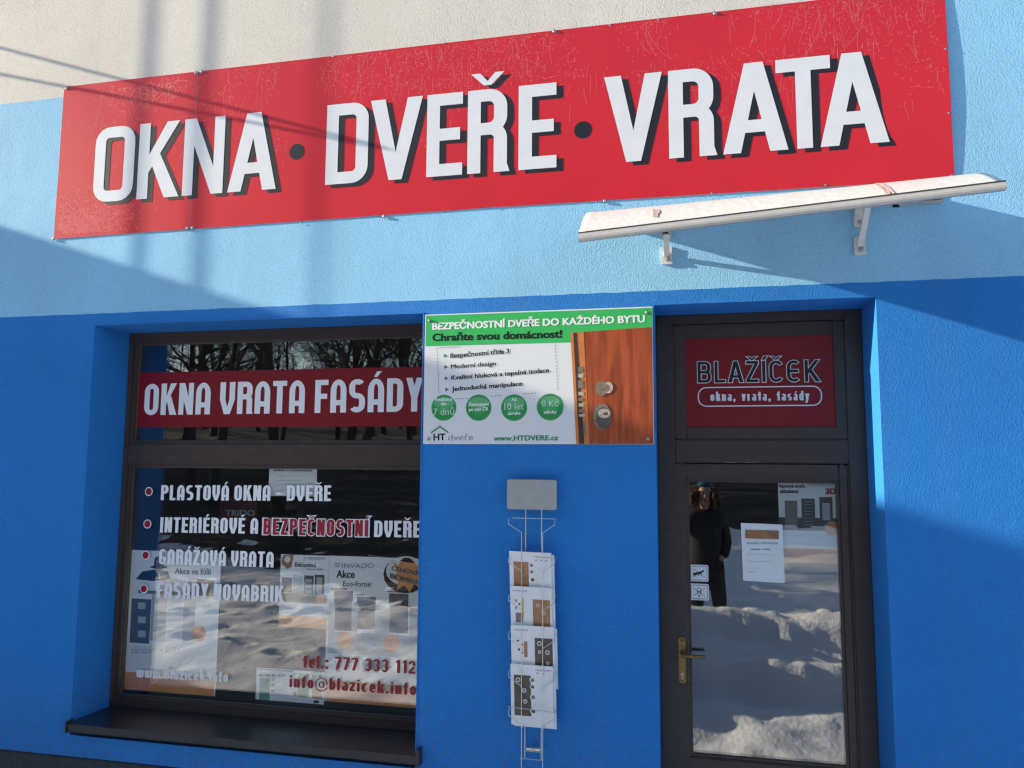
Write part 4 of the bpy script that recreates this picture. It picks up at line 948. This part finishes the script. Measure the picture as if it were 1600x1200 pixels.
# 5 sheet lying low in the window
y5 = PY - .003
e = poster('leaflet', 'green and white price leaflet standing at the foot of the shop window', 'leaflet', 401, 1043, 506, 1101, PAPER, y5)
paint(e, y5, [(401.5, 1044, 458, 1050, 10), (406, 1059, 421, 1094, 10), (424, 1059, 429, 1064, 8), (424, 1068, 429, 1073, 8), (424, 1077, 429, 1082, 8), (431, 1060, 450, 1062, 7), (431, 1066, 448, 1068, 7), (431, 1072, 450, 1074, 7), (431, 1078, 447, 1080, 7), (431, 1084, 450, 1086, 7), (466, 1052, 482, 1090, 10), (488, 1076, 503, 1092, 6), (488, 1054, 495, 1060, 8), (497, 1054, 503, 1060, 8), (490, 1094, 498, 1099, 0)], (), [('PREMIUM', (405, 1057.5), (430, 1058), 1053, .02, 0), ('ASA', (433, 1057.5), (447, 1058), 1053, .03, 10)], [(461, 1084, .012, 1)])
# 6 dark red box further in
e = poster('display_board', 'dim dark red display board standing deep inside the shop window', 'board', 344, 775, 400, 830, mat('dim_red_board', (.10, .012, .016), .5), .80)
paint(e, .80, (), (), [('TRIDO', (352, 806), (398, 806), 797, .02, 7)])
# door: frame-door poster and taped A4 notice
yd = DG + .024
e = poster('poster', 'poster with three framed doors and an orange base, inside the door glass', 'poster', 1215.5, 750.5, 1312, 881, POSTERIN, yd)
paint(e, yd, [(1215.6, 808, 1312, 834, 1), (1226, 782, 1247, 829, 3), (1252, 779, 1274.5, 826, 1), (1280, 776.5, 1302, 822, 1), (1284.5, 786, 1297.5, 813, 7), (1215.6, 828, 1312, 856, 5), (1215.6, 856, 1312, 881, 4)] + [(1257, 783 + 5.2 * k, 1270, 783.8 + 5.2 * k, 7) for k in range(8)] + logobars(1262, 758.5, 755), (),
      [('Rámové dveře', (1218, 762), (1258, 762), 757, .02, 0), ('skladem!', (1219, 770.5), (1247, 770.5), 764.5, .02, 0), ('3D', (1290, 772), (1306, 772), 763, .05, 9)] + logo(1268, 1301, 758.8, 754.5), [(1300.5, 826, .036, 4)])
yn = DG - .0016
e = empty('notice', (0, yn, 0), 'white A4 notice with a brown photo strip, taped on the door glass', 'notice')
m = MB(); a, b = U(1157.5, 817, yn), U(1225, 909.5, yn)
NX, NZ = 8, 12
for j in range(NZ):
    for i in range(NX):
        P4 = lambda i, j: (a[0] + (b[0] - a[0]) * i / NX + .004 * j / NZ, yn - .004 * math.sin(math.pi * i / NX) * (j / NZ) - .0006, a[1] - .004 * i / NX + (b[1] - a[1]) * j / NZ)
        m.face([P4(i, j + 1), P4(i + 1, j + 1), P4(i + 1, j), P4(i, j)])
m.build('sheet', PAPER, e)
paint(e, yn - .005, [(1164.5, 828, 1217, 842.5, 6), (1167, 847.5, 1186, 850.5, 7), (1189, 847.5, 1216, 850.5, 7), (1173, 857.5, 1189, 859.5, 8), (1192, 857.5, 1203, 859.5, 8), (1166, 866, 1212, 867, 7), (1166, 877, 1210, 878, 7), (1166, 882, 1196, 883, 7), (1168, 888, 1188, 889, 7), (1170, 893, 1178, 894, 7)])
# ================================================================ what stands behind the photographer: snow, trees, the sunny side
def sm(a, b, x):
    t = min(1, max(0, (x - a) / (b - a))); return t * t * (3 - 2 * t)
def fb(x, y, s, o=3, seed=0.0):
    return noise.fractal(Vector((x * s, y * s, seed)), .9, 2.0, o)
PITS = []
rnd = random.Random(21)
for trail in range(9):
    x, y = rnd.uniform(-9, -1.6), rnd.uniform(-12, -3); a = rnd.uniform(-.5, .5) + (math.pi if rnd.random() < .5 else 0)
    for k in range(15):
        PITS.append((x + (.09 if k % 2 else -.09) * math.sin(a), y + (.12 if k % 2 else -.12) * math.cos(a), a)); x += .62 * math.cos(a); y += .62 * math.sin(a); a += rnd.gauss(0, .12)
CELL = {}
for p in PITS: CELL.setdefault((round(p[0]), round(p[1])), []).append(p)
def ground_h(x, y):
    d = -y
    h = .0
    near = sm(.6, 2.2, d)
    h += near * (.07 * fb(x, y, .8, 3, 3) + .014 * fb(x, y, 5.5, 3, 8)) + (1 - sm(1.2, 2.0, abs(x - .4))) * sm(.5, .9, d) * (1 - sm(2.2, 2.6, d)) * (.045 * fb(x, y, 1.9, 3, 61) + .02 * fb(x, y, 6, 3, 62))
    if x > -3:
        side = sm(-1.5, -.6, x)
        wob = .09 * fb(x, 0, .7, 2, 5)
        b1 = sm(2.32 + wob, 2.62 + wob, d) * .32
        b2 = (sm(3.15 + wob, 3.38 + wob, d) - .75 * sm(3.45 + wob, 4.4 + wob, d)) * .26
        h += .50 * math.exp(-((x + .62 + .12 * fb(0, y, 1.1, 2, 31)) / .30) ** 2) * sm(1.45, 2.35, d + .25 * fb(x, y, 1.5, 2, 44)) * (1 - sm(3.3, 3.7, d)) * (1 + .30 * fb(x, y, 2.6, 3, 33))  # unseen snow ridge added to shade the banks mirrored in the door
        h += (.80 + .45 * fb(0, y, .9, 3, 36)) * math.exp(-((x + .95) / .38) ** 2) * sm(4.6, 5.2, d) * (1 - sm(12.5, 13.5, d))  # longer unseen ridge, added so the snow farther back lies in shade
        back = 1 - .85 * sm(3.75, 4.15, d)
        h += side * (b1 + b2) * back
        h += side * sm(2.2, 2.6, d) * (1 - sm(4.0, 4.8, d)) * (.075 * max(0, fb(x, y, 4.2, 3, 1)) + .014 * fb(x, y, 14, 2, 2))
        # ridges of the cleared road beyond
        h += side * sm(4.6, 5.2, d) * (1 - sm(10, 12, d)) * (.035 * math.sin(d * 5.2 + 1.2 * fb(x, y, .4, 2, 9)) + .03 * fb(x, y, 3, 3, 12))
        h += side * .2 * (sm(10.2, 10.9, d) - sm(11.4, 12.5, d)) * (1 + .6 * fb(x, y, 1.4, 3, 4))
    field = 1 - sm(-2.2, -1.0, x)
    if d < 40:
        h += field * sm(1.5, 3.5, d) * (.10 * fb(x, y, .55, 3, 6) + .03 * fb(x, y * 1.8, 1.7, 2, 7) + .05)
        h += field * sm(11, 12.6, d) * .25
    if d > 12: h += (d - 12) * .125 * min(1, (d - 12) / 6) + .4 * fb(x, y, .12, 3, 14)
    if -12 < x < 0 and 1 < d < 14:
        for cx in (round(x) - 1, round(x), round(x) + 1):
            for cy in (round(y) - 1, round(y), round(y) + 1):
                for (px, py, a) in CELL.get((cx, cy), ()):
                    u = (x - px) * math.cos(a) + (y - py) * math.sin(a); v = -(x - px) * math.sin(a) + (y - py) * math.cos(a)
                    q = (u / .20) ** 2 + (v / .12) ** 2
                    if q < 2.2: h += -.085 * max(0, 1 - q) + .02 * max(0, 1 - abs(q - 1.35) / .8)
    return h
def axis(segs):
    out = []
    for a, b, st in segs:
        n_ = max(1, round((b - a) / st)); out += [a + (b - a) * k / n_ for k in range(n_)]
    return out + [segs[-1][1]]
gxs = axis(((-400, -60, 40), (-60, -20, 2.5), (-20, -9, .4), (-9, 2.2, .055), (2.2, 8, .3), (8, 30, 2), (30, 400, 45)))
gys = axis(((-400, -90, 40), (-90, -40, 5), (-40, -16, .9), (-16, -9, .14), (-9, -1, .055), (-1, 0.4, .2), (.4, 12, 2), (12, 400, 50)))
verts = []
for y in gys:
    for x in gxs:
        z = ground_h(x, min(y, 0)) if (abs(x) < 60 and -90 < y < .5) else (9.5 if y < -60 else 0)
        verts.append((x, y, z - (.02 if y > -.4 else 0)))
NXG = len(gxs); faces = [(j * NXG + i, j * NXG + i + 1, (j + 1) * NXG + i + 1, (j + 1) * NXG + i) for j in range(len(gys) - 1) for i in range(NXG - 1)]
me = bpy.data.meshes.new('ground'); me.from_pydata(verts, [], faces)
def wood_edge(x):
    if x < -3: return 5.5 + .67 * max(0, -3.5 - x)
    return 5.5 + 9.5 * sm(-3, -.6, x)
for p in me.polygons:
    p.use_smooth = True; c = p.center; d = -c.y
    if d > 4 and abs(c.x) < 70 and d + .7 * fb(c.x, c.y, .8, 3, 41) > wood_edge(c.x) + .3 and fb(c.x, c.y, 1.1, 4, 52) < .55 + .5 * sm(12, 16, d): p.material_index = 1
    elif d > 24: p.material_index = 1
snow = mat('snow', (.80, .81, .84), .75, spec=.3, var=.05, vscale=3, bump=.012, bscale=24)
shade_litter = mat('leaf_litter_shade', (.040, .032, .026), .95, var=.4, vscale=5, bump=.02, bscale=18)  # dark litter colour laid over snow in place of the wood's shade
tag(put('snowy_ground', me, [snow, shade_litter]), kind='structure')

# ---- bare trees
BARK = mat('dark_bark', (.045, .036, .03), .9, var=.3, vscale=20)
def bare_tree(seed, ht):
    r2 = random.Random(seed); tr = MB(); cr = MB()
    def grow(mb, p, d, L, rad, lev):
        n_ = 4 if lev < 2 else 3; pts = [p]; rs = [rad]; q = p.copy(); dd = d.copy()
        for k in range(n_):
            dd = (dd + Vector((r2.gauss(0, .12), r2.gauss(0, .12), r2.gauss(.05, .08))) * (.5 if lev == 0 else 1)).normalized(); q = q + dd * L / n_; pts.append(q.copy()); rs.append(rad * (1 - .62 * (k + 1) / n_))
        mb.tube(pts, rs, (8, 5, 4, 3, 3)[lev], cap=False)
        if lev >= 4: return
        nb = (13, 8, 7, 6)[lev]
        for k in range(nb):
            t = r2.uniform(.28 if lev == 0 else .2, 1); i = min(n_ - 1, int(t * n_)); f_ = t * n_ - i; b = pts[i].lerp(pts[i + 1], f_)
            a = r2.uniform(0, 6.28); ax = (pts[i + 1] - pts[i]).normalized(); pe = ax.orthogonal().normalized(); pe.rotate(Matrix.Rotation(a, 3, ax).to_quaternion())
            nd = (ax * r2.uniform(.35, .8) + pe * r2.uniform(.55, .95)).normalized()
            grow(cr, b, nd, L * r2.uniform(.32, .55) * (1.15 - .4 * t), max(.006, rs[i] * r2.uniform(.35, .55)), lev + 1)
    grow(tr, Vector((0, 0, -.4)), Vector((0, 0, 1)), ht, ht * .017, 0)
    e = empty('bare_tree', (0, 0, 0)); tr.build('trunk', BARK, e); cr.build('crown', BARK, e); return e
protos = [bare_tree(s_, h_) for s_, h_ in ((1, 10), (2, 12), (3, 9), (5, 11))]
rnd = random.Random(8); k = 0
spots = []
while len(spots) < 64:
    d = rnd.uniform(16.5, 50); x = rnd.uniform(-1.15 * d - 3, .38 * d + 2)
    if all((x - a) ** 2 + (-d - b) ** 2 > 3.2 for a, b in spots): spots.append((x, -d))
for k, (x, y) in enumerate(spots):
    p = protos[k % 4]
    if k < 4: e = p
    else:
        e = p.copy(); COL.objects.link(e)
        for ch in p.children:
            c = ch.copy(); COL.objects.link(c); c.parent = e; c.matrix_parent_inverse = Matrix()
    e.location = (x, y, ground_h(x, y)); e.rotation_euler = (0, 0, rnd.uniform(0, 6.28)); s_ = rnd.uniform(.65, 1.05); e.scale = (s_, s_, s_ * rnd.uniform(.9, 1.2))
    tag(e, 'bare dark winter tree on the snowy slope, mirrored in the shop window', 'tree', 'bare trees mirrored in the glass')
for p in protos:
    for ch in p.children: ch.matrix_parent_inverse = Matrix()
# undergrowth under the trees
m = MB(); rnd = random.Random(17)
for k in range(13000):
    d = 6 + 38 * rnd.random() ** 1.3; x = rnd.uniform(-1.2 * d - 3, .45 * d + 3)
    if d < wood_edge(x) + .5: continue; y = -d; z = ground_h(x, y) if k % 3 == 0 else ground_h(round(x), round(y))
    L = rnd.uniform(.5, 2.1); a = rnd.uniform(0, 6.28); t = rnd.uniform(.1, .75)
    v = Vector((math.cos(a) * t, math.sin(a) * t, 1)).normalized() * L; o = Vector((x, y, z - .1)); wd = rnd.uniform(.008, .022); s_ = v.cross(Vector((0, 1, .1))).normalized() * wd
    mid = o + v * .55 + Vector((rnd.gauss(0, .08), rnd.gauss(0, .08), 0))
    m.face([o - s_, o + s_, mid + s_ * .7, mid - s_ * .7]); m.face([mid - s_ * .7, mid + s_ * .7, o + v])
    for q in range(2):
        b = o + v * rnd.uniform(.3, .8); u = (v + Vector((rnd.gauss(0, .6), rnd.gauss(0, .6), rnd.gauss(0, .3))) * L * .6) * .4; m.face([b - s_ * .5, b + s_ * .5, b + u])
tag(m.build('undergrowth', mat('dry_twigs', (.06, .045, .035), .9)), kind='stuff')
# dark wood closing the view, far up the slope
m = MB(); rnd = random.Random(31)
for k in range(420):
    d = rnd.uniform(48, 75); x = rnd.uniform(-1.3 * d, .6 * d); y = -d; z = ground_h(max(-59, min(59, x)), y); h_ = rnd.uniform(4, 7.5); r_ = rnd.uniform(.05, .12)
    m.tube([(x, y, z - 1), (x + rnd.gauss(0, .3), y, z + h_ * .6), (x + rnd.gauss(0, .6), y, z + h_)], [r_, r_ * .7, .01], 4, cap=False)
    for q in range(16):
        t = rnd.uniform(.25, .95); b = Vector((x, y, z + h_ * t)); a = rnd.uniform(0, 6.28); L = rnd.uniform(.6, 1.8) * (1.1 - t * .6)
        tip = b + Vector((math.cos(a) * L, math.sin(a) * L, L * rnd.uniform(.2, .9))); s_ = Vector((0, 0, .03)); m.face([b - s_, tip, b + s_])
        b2 = b.lerp(tip, .5); m.face([b2 - s_ * .6, b2 + Vector((rnd.gauss(0, .5), rnd.gauss(0, .5), rnd.uniform(.1, .8))), b2 + s_ * .6])
tag(m.build('far_wood', mat('far_bark', (.05, .042, .038), .9)), kind='stuff')
# unseen spruces added on the sunny side to shade the slope
NEED = mat('spruce_needles', (.018, .035, .02), .85, var=.3, vscale=9)
def spruce(seed, ht):
    r2 = random.Random(seed); e = empty('shade_spruce', (0, 0, 0)); tr = MB(); tr.tube([(0, 0, -.4), (0, 0, ht * .5), (0, 0, ht)], [ht * .016, ht * .01, .01], 7); tr.build('trunk', BARK, e)
    m = MB(); z = ht * .05
    while z < ht * .98:
        L = (1 - z / ht) * ht * .24 + .15
        for k in range(9):
            a = r2.uniform(0, 6.28); l_ = L * r2.uniform(.7, 1.1); o = Vector((0, 0, z + r2.uniform(-.15, .15))); tip = o + Vector((math.cos(a) * l_, math.sin(a) * l_, -l_ * r2.uniform(.2, .4))); sd_ = Vector((-math.sin(a), math.cos(a), 0))
            for q in range(5):
                t0 = .1 + q * .18; b = o.lerp(tip, t0); c = o.lerp(tip, min(1, t0 + .28)); w_ = l_ * .2 * (1.1 - t0)
                m.face([b, c + sd_ * w_ + Vector((0, 0, -w_ * .5)), o.lerp(tip, min(1, t0 + .12))]); m.face([b, o.lerp(tip, min(1, t0 + .12)), c - sd_ * w_ + Vector((0, 0, -w_ * .5))])
        z += ht * .034
    m.build('crown', NEED, e); return e
sp = [spruce(3, 13), spruce(4, 15)]
rnd = random.Random(77)
for k in range(22):
    p = sp[k % 2]; e = p
    if k > 1:
        e = p.copy(); COL.objects.link(e)
        for ch in p.children:
            c = ch.copy(); COL.objects.link(c); c.parent = e; c.matrix_parent_inverse = Matrix()
    d = 10.3 + k * 1.25; x = -1.02 * d - 7 - rnd.uniform(0, 3); e.location = (x, -d, ground_h(max(x, -59), -d)); e.rotation_euler.z = rnd.uniform(0, 6.28); e.scale = (1, 1, rnd.uniform(.85, 1.2))
    tag(e, 'dark green spruce in a row added unseen to shade the snowy slope', 'tree', 'unseen spruces added for shade')
for p in sp:
    for ch in p.children: ch.matrix_parent_inverse = Matrix()

# ---- the wing whose roof edge shades the lower half of the front, and the poles with cables beside it
HW = 2.897 + .32 * (9 - 2.224)
wing = empty('building_wing', (-9, -1.2, 0), 'low cream side wing standing out from the shop front on its sunny left side', 'building')
m = MB(); m.box(-17, -9, -2.65, -.002, -.3, HW - .12); m.build('wall', MATS['cream_render'], wing)
m = MB(); m.box(-17, -9 + .0, -2.7, -.002, HW - .118, HW); m.build('roof', MATS['grey_roof'], wing)
mast = empty('cable_mast', (-5.5, -.4, 0), 'three thin steel rods with slung cables, beside the front on its far left', 'mast')
GALV = mat('galvanised', (.4, .41, .42), .5, .8)
for xw, r_, off in ((-3.085, .0085, .40), (-2.672, .0085, .40), (-1.92, .006, .52)):
    m = MB(); x = xw - 6.4 * off; m.tube([(x, -off, -.1), (x, -off, 6.9)], r_, 10); m.build('rod', GALV, mast)
for (xa, za), (xb, zb), off in (((-4.6, 4.795), (-1.85, 3.868), .36), ((-4.6, 4.595), (-1.85, 3.843), .36)):
    m = MB(); pts = []
    for k in range(13):
        t = -.12 + 1.24 * k / 12; pts.append((xa + (xb - xa) * t - 6.4 * off, -off, za + (zb - za) * t + 2.06 * off))
    m.tube(pts, .011, 8); m.build('cable', mat('black_cable', (.02, .02, .02), .6), mast)

# ---- the photographer, mirrored in the door glass
PX, PYY = .30, -4.32
PZ = ground_h(PX, PYY)
def skin(name, pts, edges, m_, parent, sub=2, root=0):
    me = bpy.data.meshes.new(name); me.from_pydata([Vector(p[:3]) + Vector((PX, PYY, PZ)) for p in pts], edges, [])
    o = bpy.data.objects.new(name, me); COL.objects.link(o)
    o.modifiers.new('s', 'SKIN'); sb = o.modifiers.new('d', 'SUBSURF'); sb.levels = sub; sb.render_levels = sub
    for k, p in enumerate(pts):
        v = me.skin_vertices[0].data[k]; v.radius = (p[3], p[4] if len(p) > 4 else p[3]); v.use_root = (k == root)
    dg = bpy.context.evaluated_depsgraph_get(); m2 = bpy.data.meshes.new_from_object(o.evaluated_get(dg)); bpy.data.objects.remove(o)
    for p in m2.polygons: p.use_smooth = True
    m2.name = name; return put(name, m2, m_, parent)
person = empty('person', (PX, PYY, PZ), 'person in dark coat and blue hat holding up a phone, mirrored in the door', 'person')
SKIN = mat('skin', (.34, .19, .13), .5)
COAT = mat('dark_coat', (.012, .012, .015), .85, var=.2, vscale=30); TROU = mat('dark_trousers', (.014, .016, .022), .85); BOOT = mat('boot', (.02, .018, .016), .6)
body = [(0, 0, .90, .14, .11), (0, 0, 1.15, .13, .10), (0, .01, 1.36, .15, .10), (0, .015, 1.45, .06), (0, .03, 1.53, .055), (0, .05, 1.61, .085, .095), (0, .05, 1.69, .08, .09), (0, .045, 1.74, .05, .06),
        (-.17, .01, 1.37, .055), (-.24, .14, 1.24, .042), (-.30, .42, 1.58, .034), (-.31, .46, 1.66, .03),
        (.17, .01, 1.37, .055), (.215, -.06, 1.12, .042), (.165, .08, .96, .034), (.13, .10, .92, .03),
        (-.10, 0, .84, .09), (-.11, .01, .47, .06), (-.11, -.01, .09, .045), (-.12, .10, .04, .04),
        (.10, 0, .84, .09), (.12, .03, .47, .06), (.13, .04, .09, .045), (.15, .15, .04, .04)]
skin('body', body, [(0, 1), (1, 2), (2, 3), (3, 4), (4, 5), (5, 6), (6, 7), (2, 8), (8, 9), (9, 10), (10, 11), (2, 12), (12, 13), (13, 14), (14, 15), (0, 16), (16, 17), (17, 18), (18, 19), (0, 20), (20, 21), (21, 22), (22, 23)], SKIN, person)
skin('coat', [(0, 0, .80, .20, .16), (0, 0, .60, .215, .18), (0, 0, 1.0, .185, .15), (0, .01, 1.2, .18, .14), (0, .01, 1.38, .185, .13), (0, .025, 1.52, .088),
              (-.19, .01, 1.38, .085), (-.25, .14, 1.23, .068), (-.30, .39, 1.55, .052), (.19, .01, 1.38, .085), (.225, -.06, 1.11, .064), (.175, .09, .95, .056)],
     [(0, 1), (0, 2), (2, 3), (3, 4), (4, 5), (4, 6), (6, 7), (7, 8), (4, 9), (9, 10), (10, 11)], COAT, person)
skin('trousers', [(0, 0, .84, .15, .12), (-.10, 0, .78, .105), (-.11, .01, .47, .082), (-.11, -.01, .14, .07), (.10, 0, .78, .105), (.12, .03, .47, .082), (.13, .04, .14, .07)], [(0, 1), (1, 2), (2, 3), (0, 4), (4, 5), (5, 6)], TROU, person)
for s_, dx, dy in ((-1, -.11, -.01), (1, .13, .04)):
    skin('boot', [(dx, dy, .2, .06), (dx, dy - .01, .06, .055), (dx + .01 * s_, dy + .11, .045, .05, .04), (dx + .015 * s_, dy + .18, .04, .04, .032)], [(0, 1), (1, 2), (2, 3)], BOOT, person)
skin('hat', [(0, .035, 1.70, .105, .11), (0, .03, 1.765, .09, .095), (0, .03, 1.80, .045)], [(0, 1), (1, 2)], mat('blue_knit', (.012, .07, .15), .9, bump=.004, bscale=150), person)
hp, he = [], []
rr2 = random.Random(6)
for k in range(70):
    a = rr2.uniform(-2.45, 2.45) - math.pi / 2; r_ = rr2.uniform(.10, .15); i = len(hp)
    z0 = rr2.uniform(1.6, 1.70); hp += [(r_ * math.cos(a), .03 + r_ * math.sin(a), z0, .022), (1.15 * r_ * math.cos(a + .15), .03 + 1.15 * r_ * math.sin(a + .15), z0 - .06, .022), (1.1 * r_ * math.cos(a - .1), .03 + 1.1 * r_ * math.sin(a - .1), z0 - .12, .014)]
    he += [(i, i + 1), (i + 1, i + 2)]
hm = MB()
for i in range(0, len(hp), 3): hm.tube([Vector(p[:3]) + Vector((PX, PYY, PZ)) for p in hp[i:i + 3]], [.016, .024, .010], 6)
hm.build('hair', mat('curly_brown_hair', (.06, .03, .016), .85), person, smooth=True)
face = MB(); F0 = Vector((PX, PYY, PZ))
for s_ in (-1, 1):
    face.dome(tuple(F0), 0, 0) if False else None
eyes = MB()
for s_ in (-1, 1):
    c = F0 + Vector((s_ * .034, .138, 1.648)); eyes.tube([c, c + Vector((0, .004, 0))], [.011, .008], 10); eyes.tube([c + Vector((0, .0045, 0)), c + Vector((0, .007, 0))], .005, 8, mi=1)
eyes.build('eye', [mat('eye_white', (.6, .58, .55), .3), BLACK], person)
skin('nose', [(0, .140, 1.645, .011), (0, .158, 1.615, .015), (0, .146, 1.60, .012)], [(0, 1), (1, 2)], SKIN, person, 1)
skin('mouth', [(-.025, .132, 1.568, .006), (0, .140, 1.566, .008), (.025, .132, 1.568, .006)], [(0, 1), (1, 2)], mat('lips', (.38, .14, .12), .5), person, 1)
for s_ in (-1, 1): skin('ear', [(s_ * .088, .045, 1.66, .014, .02), (s_ * .094, .04, 1.635, .013, .02), (s_ * .088, .045, 1.605, .01, .014)], [(0, 1), (1, 2)], SKIN, person, 1)
def hand(base, d, up, side, curl):
    """palm and five bent fingers; d along the fingers, up = back of the hand, side towards the thumb"""
    d, up, side = Vector(d).normalized(), Vector(up).normalized(), Vector(side).normalized(); b = Vector(base)
    P3 = lambda q, r, r2=None: (q.x, q.y, q.z, r) if r2 is None else (q.x, q.y, q.z, r, r2)
    pts = [P3(b - d * .02, .024, .02), P3(b + d * .04, .034, .016), P3(b + d * .075, .036, .014)]; ed = [(0, 1), (1, 2)]
    skin('hand', pts, ed, SKIN, person, 2)
    for k, (o, L) in enumerate(((.027, .068), (.009, .076), (-.010, .070), (-.028, .055))):
        q0 = b + d * .068 + side * o; dd = (d - up * curl).normalized(); q1 = q0 + dd * L * .45; d2 = (d - up * curl * 2.4).normalized(); q2 = q1 + d2 * L * .32; d3 = (d - up * curl * 4.5).normalized(); q3 = q2 + d3 * L * .26
        skin('finger', [P3(q0, .0092), P3(q1, .0088), P3(q2, .0082), P3(q3, .0066)], [(0, 1), (1, 2), (2, 3)], SKIN, person, 1)
    q0 = b + d * .012 + side * .026; q1 = q0 + (side * .8 + d * .55 - up * .3).normalized() * .036; q2 = q1 + (d * .85 + side * .35 - up * .4).normalized() * .03
    skin('thumb', [P3(q0, .013), P3(q1, .011), P3(q2, .008)], [(0, 1), (1, 2)], SKIN, person, 1)
hand((-.31, .455, 1.68), (0, .10, 1), (0, -1, .1), (1, 0, 0), .35)
GLV = SKIN; SKIN = mat('dark_glove', (.02, .018, .018), .8)
hand((.13, .115, .90), (-.5, .1, -1), (0, 1, .1), (-1, 0, .5), .30); SKIN = GLV
ph = empty('phone', (PX - .31, PYY + .44, PZ + 1.78), 'black phone held up in the raised hand of the person in the dark coat', 'phone')
bx, by_, bz = PX - .31, PYY + .475, PZ + 1.79
m = MB(); m.box(bx - .078, bx + .078, by_, by_ + .009, bz - .037, bz + .037); m.build('phone_body', mat('phone_black', (.012, .012, .013), .2), ph, bevel=.004)
m = MB(); m.tube([(bx - .055, by_ + .0095, bz + .015), (bx - .055, by_ + .012, bz + .015)], .009, 14); m.build('camera_lens', mat('lens_glass', (.01, .01, .015), .08), ph)
